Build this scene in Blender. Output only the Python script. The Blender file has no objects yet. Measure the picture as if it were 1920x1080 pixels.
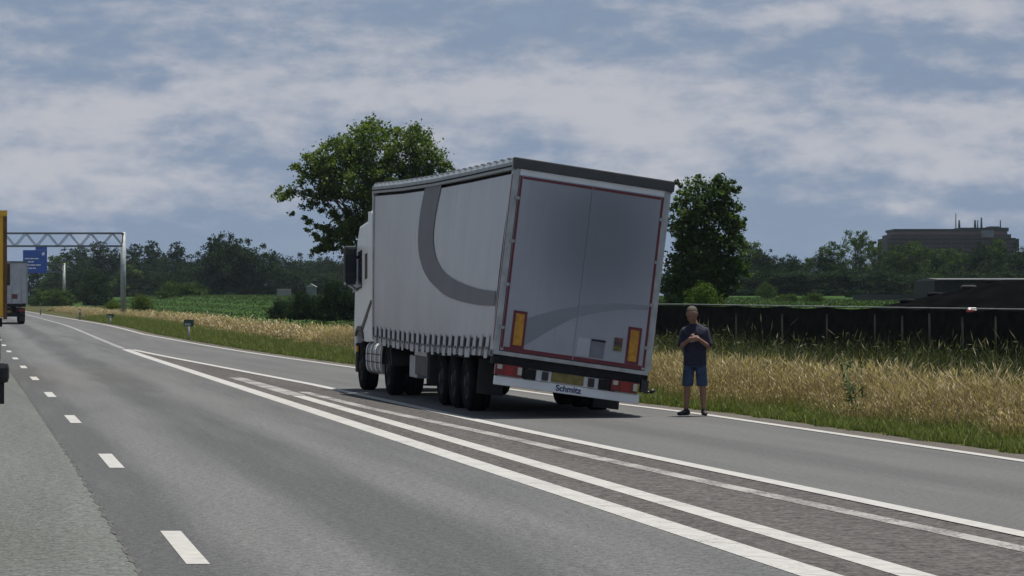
import bpy, bmesh, math, random
import numpy as np
from mathutils import Vector, Matrix

rng = np.random.default_rng(7)
random.seed(7)
sc = bpy.context.scene
COL = sc.collection
R = math.radians

# ------------------------------------------------------------------ camera, sky, sun, exposure
CAM_H = 1.9
FPX = 5474.0            # focal length in pixels of a 1920 wide picture
HOR = 562.0             # picture row of the horizon
cd = bpy.data.cameras.new('camera')
cam = bpy.data.objects.new('camera', cd)
COL.objects.link(cam)
cd.sensor_width = 36.0
cd.lens = FPX / 1920 * 36
cd.clip_start = 0.5
cd.clip_end = 9000
cam.location = (0, 0, CAM_H)
cam.rotation_euler = (R(90) + math.atan((HOR - 540) / FPX), 0, 0)
sc.camera = cam

SUN_EL, SUN_AZ = R(77.5), math.atan2(0.70, 0.71)      # azimuth measured from +Y towards +X
w = bpy.data.worlds.new('World')
sc.world = w
w.use_nodes = True
nt = w.node_tree
for n in list(nt.nodes):
    nt.nodes.remove(n)


def wn(t, **k):
    n = nt.nodes.new(t)
    for a, b in k.items():
        setattr(n, a, b)
    return n


def wmath(op, a, b=None, c=None, clamp=False):
    n = wn('ShaderNodeMath', operation=op, use_clamp=clamp)
    for i, v in enumerate((a, b, c)):
        if v is None:
            continue
        if isinstance(v, (int, float)):
            n.inputs[i].default_value = v
        else:
            nt.links.new(v, n.inputs[i])
    return n.outputs[0]


def wmix(f, a, b):
    n = wn('ShaderNodeMix', data_type='RGBA')
    for s, v in ((n.inputs[0], f), (n.inputs[6], a), (n.inputs[7], b)):
        if isinstance(v, tuple):
            s.default_value = (*v, 1)
        elif isinstance(v, (int, float)):
            s.default_value = v
        else:
            nt.links.new(v, s)
    return n.outputs[2]


out = wn('ShaderNodeOutputWorld')
bg = wn('ShaderNodeBackground')
bg.inputs['Strength'].default_value = 0.0520
sky = wn('ShaderNodeTexSky', sky_type='NISHITA', sun_disc=False)
sky.sun_elevation = SUN_EL
sky.sun_rotation = SUN_AZ
tc = wn('ShaderNodeTexCoord')
sep = wn('ShaderNodeSeparateXYZ')
nt.links.new(tc.outputs['Generated'], sep.inputs[0])
azim = wmath('ARCTAN2', sep.outputs[0], sep.outputs[1])
elev = wmath('ARCSINE', sep.outputs[2])


def wnoise(su, sv, ou, ov, detail, rough, dist=0.0):
    c = wn('ShaderNodeCombineXYZ')
    nt.links.new(wmath('MULTIPLY_ADD', azim, su, ou), c.inputs[0])
    nt.links.new(wmath('MULTIPLY_ADD', elev, sv, ov), c.inputs[1])
    n = wn('ShaderNodeTexNoise')
    n.inputs['Scale'].default_value = 1
    n.inputs['Detail'].default_value = detail
    n.inputs['Roughness'].default_value = rough
    n.inputs['Distortion'].default_value = dist
    nt.links.new(c.outputs[0], n.inputs['Vector'])
    return n.outputs[0]


def wramp(v, lo, hi):
    n = wn('ShaderNodeMapRange', interpolation_type='SMOOTHSTEP')
    nt.links.new(v, n.inputs[0])
    n.inputs[1].default_value = lo
    n.inputs[2].default_value = hi
    return n.outputs[0]


big = wnoise(11, 40, 3.1, 1.7, 3, 0.5, 0.4)
mid = wnoise(34, 84, 8.3, 2.2, 6, 0.6, 0.15)
fine = wnoise(88, 165, 1.3, 9.2, 6, 0.62, 0.1)
dens = wmath('ADD', wmath('MULTIPLY', big, 0.95), wmath('ADD', wmath('MULTIPLY', mid, 0.75), wmath('MULTIPLY', fine, 0.32)))
# layers of stratocumulus: a bright deck between about 2.5 and 5 degrees, thinner cloud below it
band = wmath('MULTIPLY', wramp(elev, 0.022, 0.048), wmath('SUBTRACT', 1.0, wmath('MULTIPLY', wramp(elev, 0.066, 0.088), 0.55)))
dens = wmath('ADD', dens, wmath('MULTIPLY_ADD', band, 0.30, -0.12))
lit = wramp(dens, 0.90, 1.36)
cloud = wmix(lit, (2.20, 2.90, 4.05), (4.75, 4.90, 5.40))
cover = wramp(dens, 0.62, 0.98)
skyc = wmix(0.85, sky.outputs[0], (2.05, 2.88, 4.25))
col = wmix(cover, skyc, cloud)
nt.links.new(col, bg.inputs['Color'])
nt.links.new(bg.outputs[0], out.inputs['Surface'])

sd = bpy.data.lights.new('sun', 'SUN')
sd.energy = 3.6
sd.angle = R(0.53)
sd.color = (1.0, 0.95, 0.87)
sun = bpy.data.objects.new('sun', sd)
COL.objects.link(sun)
to_sun = Vector((math.sin(SUN_AZ) * math.cos(SUN_EL), math.cos(SUN_AZ) * math.cos(SUN_EL), math.sin(SUN_EL)))
sun.rotation_euler = to_sun.to_track_quat('Z', 'Y').to_euler()
sun.location = (0, 0, 60)

sc.view_settings.view_transform = 'Standard'
sc.view_settings.look = 'None'
sc.view_settings.exposure = 0.95
sc.view_settings.gamma = 1.0
sc.view_settings.use_curve_mapping = False
sc.render.engine = 'CYCLES'
sc.cycles.use_denoising = True
sc.cycles.max_bounces = 6
sc.cycles.transparent_max_bounces = 8
sc.cycles.volume_bounces = 0
sc.render.film_transparent = False


# ------------------------------------------------------------------ materials
def mat(name, color, rough=0.6, var=0.0, scale=5.0, metallic=0.0, spec=0.5, bump=0.0, bscale=40.0, color2=None,
        coord='Object', detail=4.0, emit=None, trans=0.0, stretch=None, backface=None):
    m = bpy.data.materials.new(name)
    m.use_nodes = True
    t = m.node_tree
    b = t.nodes['Principled BSDF']
    b.inputs['Roughness'].default_value = rough
    b.inputs['Metallic'].default_value = metallic
    b.inputs['Specular IOR Level'].default_value = spec
    b.inputs['Base Color'].default_value = (*color, 1)
    if var > 0 or color2 or bump > 0:
        c = t.nodes.new('ShaderNodeTexCoord')
        src = c.outputs[coord]
        if stretch:
            mp = t.nodes.new('ShaderNodeMapping')
            mp.inputs['Scale'].default_value = stretch
            t.links.new(src, mp.inputs[0])
            src = mp.outputs[0]
    if var > 0 or color2:
        n = t.nodes.new('ShaderNodeTexNoise')
        n.inputs['Scale'].default_value = scale
        n.inputs['Detail'].default_value = detail
        t.links.new(src, n.inputs['Vector'])
        r = t.nodes.new('ShaderNodeValToRGB')
        c1 = color
        c2 = color2 or tuple(min(1, x * (1 + var)) for x in color)
        if not color2:
            c1 = tuple(x * (1 - var) for x in color)
        r.color_ramp.elements[0].position = 0.35
        r.color_ramp.elements[1].position = 0.65
        r.color_ramp.elements[0].color = (*c1, 1)
        r.color_ramp.elements[1].color = (*c2, 1)
        t.links.new(n.outputs[0], r.inputs[0])
        t.links.new(r.outputs[0], b.inputs['Base Color'])
    if bump > 0:
        n2 = t.nodes.new('ShaderNodeTexNoise')
        n2.inputs['Scale'].default_value = bscale
        n2.inputs['Detail'].default_value = 3
        t.links.new(src, n2.inputs['Vector'])
        bp = t.nodes.new('ShaderNodeBump')
        bp.inputs['Strength'].default_value = bump
        bp.inputs['Distance'].default_value = 0.02
        t.links.new(n2.outputs[0], bp.inputs['Height'])
        t.links.new(bp.outputs[0], b.inputs['Normal'])
    if emit:
        b.inputs['Emission Color'].default_value = (*color, 1)
        b.inputs['Emission Strength'].default_value = emit
    return m


def leaf_mat(name, translucency=0.35, spec=0.2):
    """Colour comes from the per-leaf attribute 'tint'; light passes through thin leaves."""
    m = bpy.data.materials.new(name)
    m.use_nodes = True
    t = m.node_tree
    b = t.nodes['Principled BSDF']
    o = t.nodes['Material Output']
    a = t.nodes.new('ShaderNodeAttribute')
    a.attribute_name = 'tint'
    b.inputs['Roughness'].default_value = 0.6
    b.inputs['Specular IOR Level'].default_value = spec
    t.links.new(a.outputs['Color'], b.inputs['Base Color'])
    tr = t.nodes.new('ShaderNodeBsdfTranslucent')
    hs = t.nodes.new('ShaderNodeMix')
    hs.data_type = 'RGBA'
    hs.blend_type = 'MULTIPLY'
    hs.inputs[0].default_value = 1
    hs.inputs[7].default_value = (1.15, 1.25, 0.6, 1)
    t.links.new(a.outputs['Color'], hs.inputs[6])
    t.links.new(hs.outputs[2], tr.inputs['Color'])
    mx = t.nodes.new('ShaderNodeMixShader')
    mx.inputs[0].default_value = translucency
    t.links.new(b.outputs[0], mx.inputs[1])
    t.links.new(tr.outputs[0], mx.inputs[2])
    t.links.new(mx.outputs[0], o.inputs['Surface'])
    return m


def node_mat(name):
    m = bpy.data.materials.new(name)
    m.use_nodes = True
    t = m.node_tree
    b = t.nodes['Principled BSDF']

    def N(tp, **k):
        n = t.nodes.new(tp)
        for a, v in k.items():
            setattr(n, a, v)
        return n

    def mth(op, a, bb=None, cc=None, clamp=False):
        n = N('ShaderNodeMath', operation=op, use_clamp=clamp)
        for i, v in enumerate((a, bb, cc)):
            if v is None:
                continue
            if isinstance(v, (int, float)):
                n.inputs[i].default_value = v
            else:
                t.links.new(v, n.inputs[i])
        return n.outputs[0]

    def noise(vec, scale, detail=4, rough=0.5):
        n = N('ShaderNodeTexNoise')
        n.inputs['Scale'].default_value = scale
        n.inputs['Detail'].default_value = detail
        n.inputs['Roughness'].default_value = rough
        t.links.new(vec, n.inputs['Vector'])
        return n.outputs[0]

    def mix(f, a, bb, blend='MIX'):
        n = N('ShaderNodeMix', data_type='RGBA', blend_type=blend)
        for s, v in ((n.inputs[0], f), (n.inputs[6], a), (n.inputs[7], bb)):
            if isinstance(v, tuple):
                s.default_value = (*v, 1)
            elif isinstance(v, (int, float)):
                s.default_value = v
            else:
                t.links.new(v, s)
        return n.outputs[2]

    def sstep(v, lo, hi):
        n = N('ShaderNodeMapRange', interpolation_type='SMOOTHSTEP')
        t.links.new(v, n.inputs[0])
        n.inputs[1].default_value = lo
        n.inputs[2].default_value = hi
        return n.outputs[0]
    return m, t, b, N, mth, noise, mix, sstep


def asphalt(name, base, light, tracks=None, grain=0.35, coarse=0.0, tint=None, gs=55.0):
    """tracks: list of (centre, half width, amount) across the lane in metres from the strip's left border."""
    m, t, b, N, mth, noise, mix, sstep = node_mat(name)
    uv = N('ShaderNodeUVMap')
    obj = N('ShaderNodeTexCoord').outputs['Object']
    s = N('ShaderNodeSeparateXYZ')
    t.links.new(uv.outputs[0], s.inputs[0])
    mp = N('ShaderNodeMapping')
    mp.inputs['Scale'].default_value = (0.9, 0.06, 1)
    t.links.new(uv.outputs[0], mp.inputs[0])
    streak = noise(mp.outputs[0], 1.6, 5, 0.6)
    mp2 = N('ShaderNodeMapping')
    mp2.inputs['Scale'].default_value = (0.55, 0.022, 1)
    t.links.new(uv.outputs[0], mp2.inputs[0])
    patch = noise(mp2.outputs[0], 1.3, 4, 0.6)
    v = mth('ADD', mth('MULTIPLY', sstep(streak, 0.3, 0.7), 0.55), mth('MULTIPLY', sstep(patch, 0.3, 0.7), 0.45))
    if tracks:
        for c, hw, amt in tracks:
            d = mth('ABSOLUTE', mth('SUBTRACT', s.outputs[0], c))
            k = mth('SUBTRACT', 1.0, sstep(d, hw * 0.25, hw))
            v = mth('ADD', v, mth('MULTIPLY', k, amt))
    c0 = mix(v, base, light)
    g = sstep(noise(obj, gs, 2, 0.6), 0.28, 0.72)
    g2 = sstep(noise(obj, gs * 0.33, 2, 0.6), 0.3, 0.7)
    gg = mth('ADD', mth('MULTIPLY', g, 0.6), mth('MULTIPLY', g2, 0.4))
    k = mth('MULTIPLY_ADD', gg, grain * 2, 1 - grain)
    cc = N('ShaderNodeCombineXYZ')
    for i in range(3):
        t.links.new(k, cc.inputs[i])
    c1 = mix(1.0, c0, cc.outputs[0], 'MULTIPLY')
    t.links.new(c1, b.inputs['Base Color'])
    b.inputs['Roughness'].default_value = 0.85
    b.inputs['Specular IOR Level'].default_value = 0.25
    bp = N('ShaderNodeBump')
    bp.inputs['Strength'].default_value = 0.5 + coarse
    bp.inputs['Distance'].default_value = 0.012
    t.links.new(gg, bp.inputs['Height'])
    t.links.new(bp.outputs[0], b.inputs['Normal'])
    return m


def paint(name, wear, white=(0.31, 0.306, 0.292), under=(0.048, 0.044, 0.041), grooves=0.0):
    m, t, b, N, mth, noise, mix, sstep = node_mat(name)
    uv = N('ShaderNodeUVMap')
    obj = N('ShaderNodeTexCoord').outputs['Object']
    s = N('ShaderNodeSeparateXYZ')
    t.links.new(uv.outputs[0], s.inputs[0])
    n1 = noise(obj, 22, 4, 0.7)
    n2 = noise(obj, 0.9, 3, 0.6)
    v = mth('ADD', mth('MULTIPLY', n1, 0.6), mth('MULTIPLY', n2, 0.4))
    k = sstep(v, wear - 0.07, wear + 0.07)
    dirt = mix(sstep(noise(obj, 6, 4, 0.6), 0.35, 0.75), white, tuple(x * 0.78 for x in white))
    c = mix(k, under, dirt)
    if grooves > 0:
        f = mth('FRACT', mth('MULTIPLY', mth('ADD', s.outputs[1], mth('MULTIPLY', s.outputs[0], 1.1)), 1.0 / grooves))
        gq = mth('LESS_THAN', f, 0.035)
        c = mix(mth('MULTIPLY', gq, 0.5), c, under)
    t.links.new(c, b.inputs['Base Color'])
    b.inputs['Roughness'].default_value = 0.7
    return m


M = {}
M['left_asphalt'] = asphalt('left_lane_asphalt', (0.0622, 0.0681, 0.0639), (0.0918, 0.0977, 0.0918), [(2.9, 0.5, 0.2)], grain=0.7, gs=32)
M['lane_asphalt'] = asphalt('right_lane_asphalt', (0.0503, 0.0521, 0.0533), (0.0888, 0.0906, 0.0918),
                            [(0.15, 0.75, -0.55), (1.3, 0.65, 0.40), (2.4, 0.7, -0.50), (3.45, 0.6, 0.35)], grain=0.6, gs=40)
M['gore_asphalt'] = asphalt('gore_asphalt', (0.0390, 0.0355, 0.0338), (0.0681, 0.0627, 0.0598), grain=0.85, coarse=0.5, gs=19)
M['slip_asphalt'] = asphalt('slip_road_asphalt', (0.0622, 0.0634, 0.0639), (0.0888, 0.0894, 0.0900),
                            [(0.5328, 0.2960, 0.1480), (1.9, 0.6, -0.25), (2.9, 0.5, 0.25)], grain=0.35, gs=45)
M['gravel_edge'] = asphalt('gravelly_road_edge', (0.0474, 0.0402, 0.0343), (0.0947, 0.0841, 0.0740), grain=0.45, coarse=0.4, gs=30)
M['paint_new'] = paint('white_road_paint', 0.37)
M['paint_groove'] = paint('white_road_paint_grooved', 0.39, grooves=1.35)
M['paint_worn'] = paint('worn_road_paint', 0.485, white=(0.25, 0.238, 0.227))
M['paint_faint'] = paint('faint_road_paint', 0.44, white=(0.19, 0.19, 0.19), under=(0.068, 0.068, 0.068))
M['soil_green'] = mat('verge_soil', (0.0296, 0.0385, 0.0118), 1.0, color2=(0.0629, 0.0577, 0.0252), spec=0.05, scale=1.6, detail=6)
M['field'] = mat('field_green', (0.0148, 0.0385, 0.0074), 1.0, color2=(0.0296, 0.0592, 0.0118), spec=0.05, scale=0.6, detail=8, stretch=(0.25, 1.6, 1))
M['ground'] = mat('far_ground', (0.0407, 0.0629, 0.0207), 0.95, color2=(0.0666, 0.0814, 0.0296), scale=0.2)
M['leaf'] = leaf_mat('tree_leaf', 0.45)
M['leaf_far'] = leaf_mat('distant_foliage', 0.16, 0.0)
M['blade'] = leaf_mat('grass_blade', 0.30)
M['bark'] = mat('bark', (0.075, 0.062, 0.050), 0.95, var=0.35, scale=12, bump=0.6, bscale=25)
M['steel'] = mat('galvanised_steel', (0.30, 0.32, 0.33), 0.55, var=0.18, scale=3, metallic=0.3)
M['dark_steel'] = mat('weathered_dark_steel', (0.13, 0.14, 0.15), 0.6, var=0.2, scale=3)
M['sign_blue'] = mat('sign_blue', (0.012, 0.075, 0.36), 0.45, var=0.08, scale=2)
M['sign_white'] = mat('sign_white', (0.72, 0.73, 0.74), 0.5, var=0.05, scale=2)
M['sign_green'] = mat('marker_sign_green', (0.018, 0.05, 0.035), 0.5, var=0.15, scale=6)
M['white_body'] = mat('white_truck_paint', (0.66, 0.68, 0.70), 0.35, var=0.06, scale=2)
M['rubber'] = mat('tyre_rubber', (0.008, 0.008, 0.009), 0.95, spec=0.08, var=0.3, scale=9)
M['rim'] = mat('wheel_rim', (0.022, 0.023, 0.025), 0.7, var=0.3, scale=8, spec=0.3)
M['chassis'] = mat('chassis_black', (0.014, 0.015, 0.017), 0.85, spec=0.2, var=0.3, scale=5)
M['black_plastic'] = mat('black_plastic', (0.016, 0.017, 0.02), 0.5, var=0.2, scale=6)
M['glass'] = mat('dark_glass', (0.012, 0.015, 0.02), 0.25, spec=0.35)
M['red_lens'] = mat('red_lamp_lens', (0.15, 0.008, 0.010), 0.3, var=0.15, scale=9)
M['red_tape'] = mat('red_reflective_tape', (0.115, 0.008, 0.018), 0.45, var=0.12, scale=7)
M['white_lens'] = mat('clear_lamp_lens', (0.42, 0.40, 0.34), 0.3)
M['amber'] = mat('amber_reflector', (0.40, 0.19, 0.012), 0.45, var=0.22, scale=14)
M['amber_lamp'] = mat('amber_marker_lamp', (0.75, 0.36, 0.02), 0.3)
M['plate'] = mat('yellow_number_plate', (0.16, 0.125, 0.030), 0.5, var=0.25, scale=9)
M['blue_letters'] = mat('blue_lettering', (0.010, 0.025, 0.11), 0.5)
M['alu'] = mat('aluminium', (0.36, 0.37, 0.38), 0.45, var=0.15, scale=5, metallic=0.5)
M['stripe'] = mat('grey_stripe_print', (0.125, 0.125, 0.138), 0.6, var=0.05, scale=1.5)
M['door_stripe'] = mat('pale_grey_door_print', (0.19, 0.205, 0.235), 0.5, var=0.05, scale=1.5)
M['grey_box'] = mat('grey_painted_steel', (0.27, 0.28, 0.285), 0.55, var=0.12, scale=4)
M['strap'] = mat('pale_webbing_strap', (0.43, 0.425, 0.43), 0.8, var=0.12, scale=9)
M['yellow_body'] = mat('mustard_trailer_paint', (0.66, 0.37, 0.022), 0.5, var=0.10, scale=2.5)
M['car_paint'] = mat('dark_car_paint', (0.022, 0.025, 0.030), 0.25, var=0.1, scale=2)
M['skin'] = mat('skin', (0.20, 0.105, 0.072), 0.6, var=0.08, scale=12)
M['hair'] = mat('cropped_hair', (0.040, 0.030, 0.022), 0.85, var=0.2, scale=60)
M['shirt'] = mat('navy_cotton', (0.011, 0.013, 0.032), 0.9, var=0.2, scale=14, bump=0.4, bscale=18)
M['denim'] = mat('blue_denim', (0.022, 0.042, 0.090), 0.9, var=0.25, scale=16, bump=0.4, bscale=22)
M['shoe'] = mat('black_shoe', (0.014, 0.013, 0.013), 0.7, var=0.2, scale=20)
M['brick'] = mat('dark_red_brick', (0.024, 0.014, 0.016), 0.9, var=0.15, scale=0.5)
M['roof_dark'] = mat('dark_flat_roof', (0.012, 0.013, 0.016), 0.9, var=0.2, scale=0.3)
M['win_band'] = mat('window_band', (0.005, 0.006, 0.008), 0.6, spec=0.1, var=0.3, scale=0.4)
M['pink_band'] = mat('pale_brick_band', (0.14, 0.085, 0.09), 0.9, var=0.12, scale=0.4)
M['net'] = mat('black_shade_netting', (0.009, 0.0085, 0.008), 1.0, spec=0.05, var=0.4, scale=3.5, bump=0.5, bscale=9)
M['silage'] = mat('black_silage_sheet', (0.003, 0.0032, 0.0033), 1.0, spec=0.0, var=0.35, scale=1.2, bump=0.6, bscale=3)
M['post'] = mat('weathered_wood_post', (0.010, 0.010, 0.0095), 0.9, var=0.25, scale=8)
M['shed_wall'] = mat('dull_brown_shed_wall', (0.014, 0.013, 0.013), 0.9, var=0.2, scale=1)
M['shed_roof'] = mat('pale_corrugated_roof', (0.050, 0.053, 0.056), 0.7, var=0.15, scale=1)
M['red_tarp'] = mat('red_tarpaulin', (0.42, 0.05, 0.045), 0.7, var=0.15, scale=4)
M['white_tarp'] = mat('white_tarpaulin', (0.80, 0.78, 0.76), 0.7, var=0.05, scale=4)


# curtain and doors: white sheeting with grime and soft printed fields
def curtain_mat():
    m, t, b, N, mth, noise, mix, sstep = node_mat('pale_curtain_sheeting')
    obj = N('ShaderNodeTexCoord').outputs['Object']
    c = mix(sstep(noise(obj, 0.55, 5, 0.6), 0.3, 0.75), (0.445, 0.45, 0.475), (0.51, 0.515, 0.54))
    s = N('ShaderNodeSeparateXYZ')
    t.links.new(obj, s.inputs[0])
    grime = mth('MULTIPLY', mth('SUBTRACT', 1.0, sstep(s.outputs[2], 1.2, 2.4)), noise(obj, 3.5, 4, 0.7))
    c = mix(mth('MULTIPLY', grime, 0.45), c, (0.26, 0.24, 0.205))
    gm = N('ShaderNodeMapping')
    gm.inputs['Scale'].default_value = (1, 5, 0.35)
    t.links.new(obj, gm.inputs[0])
    c = mix(mth('MULTIPLY', sstep(noise(gm.outputs[0], 1.2, 5, 0.7), 0.5, 0.8), 0.28), c, (0.24, 0.235, 0.225))
    t.links.new(c, b.inputs['Base Color'])
    b.inputs['Roughness'].default_value = 0.5
    bp = N('ShaderNodeBump')
    bp.inputs['Strength'].default_value = 0.25
    bp.inputs['Distance'].default_value = 0.03
    mp = N('ShaderNodeMapping')
    mp.inputs['Scale'].default_value = (1, 2.2, 0.5)
    t.links.new(obj, mp.inputs[0])
    t.links.new(noise(mp.outputs[0], 1.4, 3, 0.5), bp.inputs['Height'])
    t.links.new(bp.outputs[0], b.inputs['Normal'])
    return m


def door_mat():
    m, t, b, N, mth, noise, mix, sstep = node_mat('white_door_with_faded_print')
    uv = N('ShaderNodeUVMap').outputs[0]
    obj_c = N('ShaderNodeTexCoord').outputs['Object']
    s = N('ShaderNodeSeparateXYZ')
    t.links.new(uv, s.inputs[0])
    # a large airbrushed slate-grey field printed on the upper part of both doors (uv = metres on the door)
    dx = mth('MULTIPLY', mth('SUBTRACT', s.outputs[0], 1.50), 1 / 1.75)
    dy = mth('MULTIPLY', mth('SUBTRACT', s.outputs[1], 1.95), 1 / 1.75)
    d = mth('SQRT', mth('ADD', mth('MULTIPLY', dx, dx), mth('MULTIPLY', dy, dy)))
    k = mth('SUBTRACT', 1.0, sstep(d, 0.15, 1.05))
    k = mth('MULTIPLY', k, 0.86)
    obj = N('ShaderNodeTexCoord').outputs['Object']
    base = mix(sstep(noise(obj, 0.9, 5, 0.6), 0.3, 0.75), (0.29, 0.31, 0.355), (0.345, 0.365, 0.41))
    c = mix(k, base, (0.130, 0.150, 0.180))
    gm = N('ShaderNodeMapping')
    gm.inputs['Scale'].default_value = (9, 0.7, 1)
    t.links.new(uv, gm.inputs[0])
    streak = sstep(noise(gm.outputs[0], 1.0, 5, 0.65), 0.48, 0.75)
    low = mth('SUBTRACT', 1.0, sstep(s.outputs[1], 0.0, 0.9))
    dirt = mth('ADD', mth('MULTIPLY', streak, 0.16), mth('MULTIPLY', mth('MULTIPLY', low, noise(obj_c, 5, 4, 0.7)), 0.35))
    c = mix(dirt, c, (0.15, 0.14, 0.125))
    t.links.new(c, b.inputs['Base Color'])
    b.inputs['Roughness'].default_value = 0.45
    return m


M['curtain'] = curtain_mat()
M['door'] = door_mat()


# ------------------------------------------------------------------ object helpers
def link(o, parent=None):
    COL.objects.link(o)
    if parent is not None:
        o.parent = parent
    return o


def tag(o, label=None, cat=None, group=None, kind=None):
    for k, v in (('label', label), ('category', cat), ('group', group), ('kind', kind)):
        if v:
            o[k] = v
    return o


def empty(name, loc, rz=0.0, label=None, cat=None, group=None):
    o = bpy.data.objects.new(name, None)
    o.location = loc
    o.rotation_euler = (0, 0, rz)
    link(o)
    return tag(o, label, cat, group)


def np_mesh(name, verts, quads=None, tris=None, material=None, parent=None, tint=None, uv=None, smooth=False):
    verts = np.asarray(verts, dtype=np.float32).reshape(-1, 3)
    me = bpy.data.meshes.new(name)
    nq = 0 if quads is None else len(quads)
    ntr = 0 if tris is None else len(tris)
    loops = []
    if nq:
        loops.append(np.asarray(quads, dtype=np.int32).reshape(-1))
    if ntr:
        loops.append(np.asarray(tris, dtype=np.int32).reshape(-1))
    loops = np.concatenate(loops)
    starts = np.concatenate([np.arange(nq) * 4, nq * 4 + np.arange(ntr) * 3]).astype(np.int32)
    me.vertices.add(len(verts))
    me.vertices.foreach_set('co', verts.reshape(-1))
    me.loops.add(len(loops))
    me.loops.foreach_set('vertex_index', loops)
    me.polygons.add(nq + ntr)
    me.polygons.foreach_set('loop_start', starts)
    me.update(calc_edges=True)
    me.validate()
    if tint is not None:
        a = me.attributes.new('tint', 'FLOAT_COLOR', 'POINT')
        tt = np.ones((len(verts), 4), dtype=np.float32)
        tt[:, :3] = tint
        a.data.foreach_set('color', tt.reshape(-1))
    if uv is not None:
        l = me.uv_layers.new(name='UVMap')
        l.data.foreach_set('uv', np.asarray(uv, dtype=np.float32)[loops].reshape(-1))
    if smooth:
        me.polygons.foreach_set('use_smooth', np.ones(nq + ntr, dtype=bool))
    if material:
        me.materials.append(material)
    return link(bpy.data.objects.new(name, me), parent)


class MB:
    """Collects simple solids and links them as one mesh object."""

    def __init__(self):
        self.v, self.f, self.s = [], [], []

    def add(self, vs, fs, smooth=False):
        k = len(self.v)
        self.v += [tuple(p) for p in vs]
        self.f += [tuple(i + k for i in f) for f in fs]
        self.s += [smooth] * len(fs)
        return self

    def box(self, x0, x1, y0, y1, z0, z1, seg=1):
        """seg splits the box along y so that a twisting body bends smoothly."""
        vs, fs = [], []
        for i in range(seg + 1):
            y = y0 + (y1 - y0) * i / seg
            vs += [(x0, y, z0), (x1, y, z0), (x1, y, z1), (x0, y, z1)]
        for i in range(seg):
            a, b = 4 * i, 4 * i + 4
            for j in range(4):
                k = (j + 1) % 4
                fs.append((a + j, a + k, b + k, b + j))
        fs.append((3, 2, 1, 0))
        e = 4 * seg
        fs.append((e, e + 1, e + 2, e + 3))
        return self.add(vs, fs)

    def tube(self, p, q, r0, r1=None, n=10, cap=True, smooth=True):
        r1 = r0 if r1 is None else r1
        p, q = Vector(p), Vector(q)
        d = (q - p).normalized()
        a = d.orthogonal().normalized()
        b = d.cross(a)
        vs = []
        for c, r in ((p, r0), (q, r1)):
            for i in range(n):
                t = 2 * math.pi * i / n
                vs.append(c + a * (r * math.cos(t)) + b * (r * math.sin(t)))
        fs = [(i, (i + 1) % n, n + (i + 1) % n, n + i) for i in range(n)]
        self.add(vs, fs, smooth)
        if cap:
            self.add(vs[:n], [tuple(range(n - 1, -1, -1))])
            self.add(vs[n:], [tuple(range(n))])
        return self

    def bar(self, p, q, wx, wz):
        p, q = Vector(p), Vector(q)
        d = (q - p).normalized()
        a = d.cross(Vector((0, 0, 1)))
        a = Vector((1, 0, 0)) if a.length < 1e-4 else a.normalized()
        b = a.cross(d).normalized()
        vs = []
        for c in (p, q):
            for i, j in ((-1, -1), (1, -1), (1, 1), (-1, 1)):
                vs.append(c + a * (wx / 2 * i) + b * (wz / 2 * j))
        return self.add(vs, [(0, 1, 5, 4), (1, 2, 6, 5), (2, 3, 7, 6), (3, 0, 4, 7), (3, 2, 1, 0), (4, 5, 6, 7)])

    def prism(self, pts, axis, a0, a1):
        """outline pts in the plane perpendicular to axis (0=x,1=y,2=z), extruded from a0 to a1"""
        n = len(pts)
        vs = []
        for a in (a0, a1):
            for p in pts:
                q = list(p)
                q.insert(axis, a)
                vs.append(tuple(q))
        fs = [(i, (i + 1) % n, n + (i + 1) % n, n + i) for i in range(n)]
        fs += [tuple(range(n - 1, -1, -1)), tuple(range(n, 2 * n))]
        return self.add(vs, fs)

    def lathe(self, prof, centre, axis='x', n=24, smooth=True):
        """prof: list of (radius, along) revolved about the axis through centre"""
        cx, cy, cz = centre
        vs = []
        for r, a in prof:
            for i in range(n):
                t = 2 * math.pi * i / n
                c, s = r * math.cos(t), r * math.sin(t)
                vs.append((cx + a, cy + c, cz + s) if axis == 'x' else (cx + c, cy + s, cz + a))
        fs = []
        for k in range(len(prof) - 1):
            for i in range(n):
                j = (i + 1) % n
                fs.append((k * n + i, k * n + j, (k + 1) * n + j, (k + 1) * n + i))
        return self.add(vs, fs, smooth)

    def build(self, name, material, parent=None, fn=None, bevel=0.0):
        me = bpy.data.meshes.new(name)
        vs = [fn(*p) for p in self.v] if fn else self.v
        me.from_pydata(vs, [], self.f)
        me.polygons.foreach_set('use_smooth', self.s)
        bm = bmesh.new()
        bm.from_mesh(me)
        bmesh.ops.remove_doubles(bm, verts=bm.verts, dist=1e-5)
        if bevel > 0:
            es = [e for e in bm.edges if len(e.link_faces) == 2 and e.calc_face_angle(0) > 0.5]
            bmesh.ops.bevel(bm, geom=es, offset=bevel, segments=2, affect='EDGES', profile=0.6)
        bmesh.ops.recalc_face_normals(bm, faces=bm.faces)
        bm.to_mesh(me)
        bm.free()
        me.materials.append(material)
        return link(bpy.data.objects.new(name, me), parent)


def copy_tree(o, parent=None):
    c = o.copy()
    COL.objects.link(c)
    c.parent = parent
    for ch in list(o.children):
        copy_tree(ch, c)
    return c


# ------------------------------------------------------------------ ground plan
def smooth01(x, a, b):
    t = np.clip((np.asarray(x, dtype=float) - a) / (b - a), 0, 1)
    return t * t * (3 - 2 * t)


def rise(y):
    """The motorway climbs by about a third of a metre between 95 and 190 m."""
    return 0.34 * smooth01(y, 95, 190)


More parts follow.
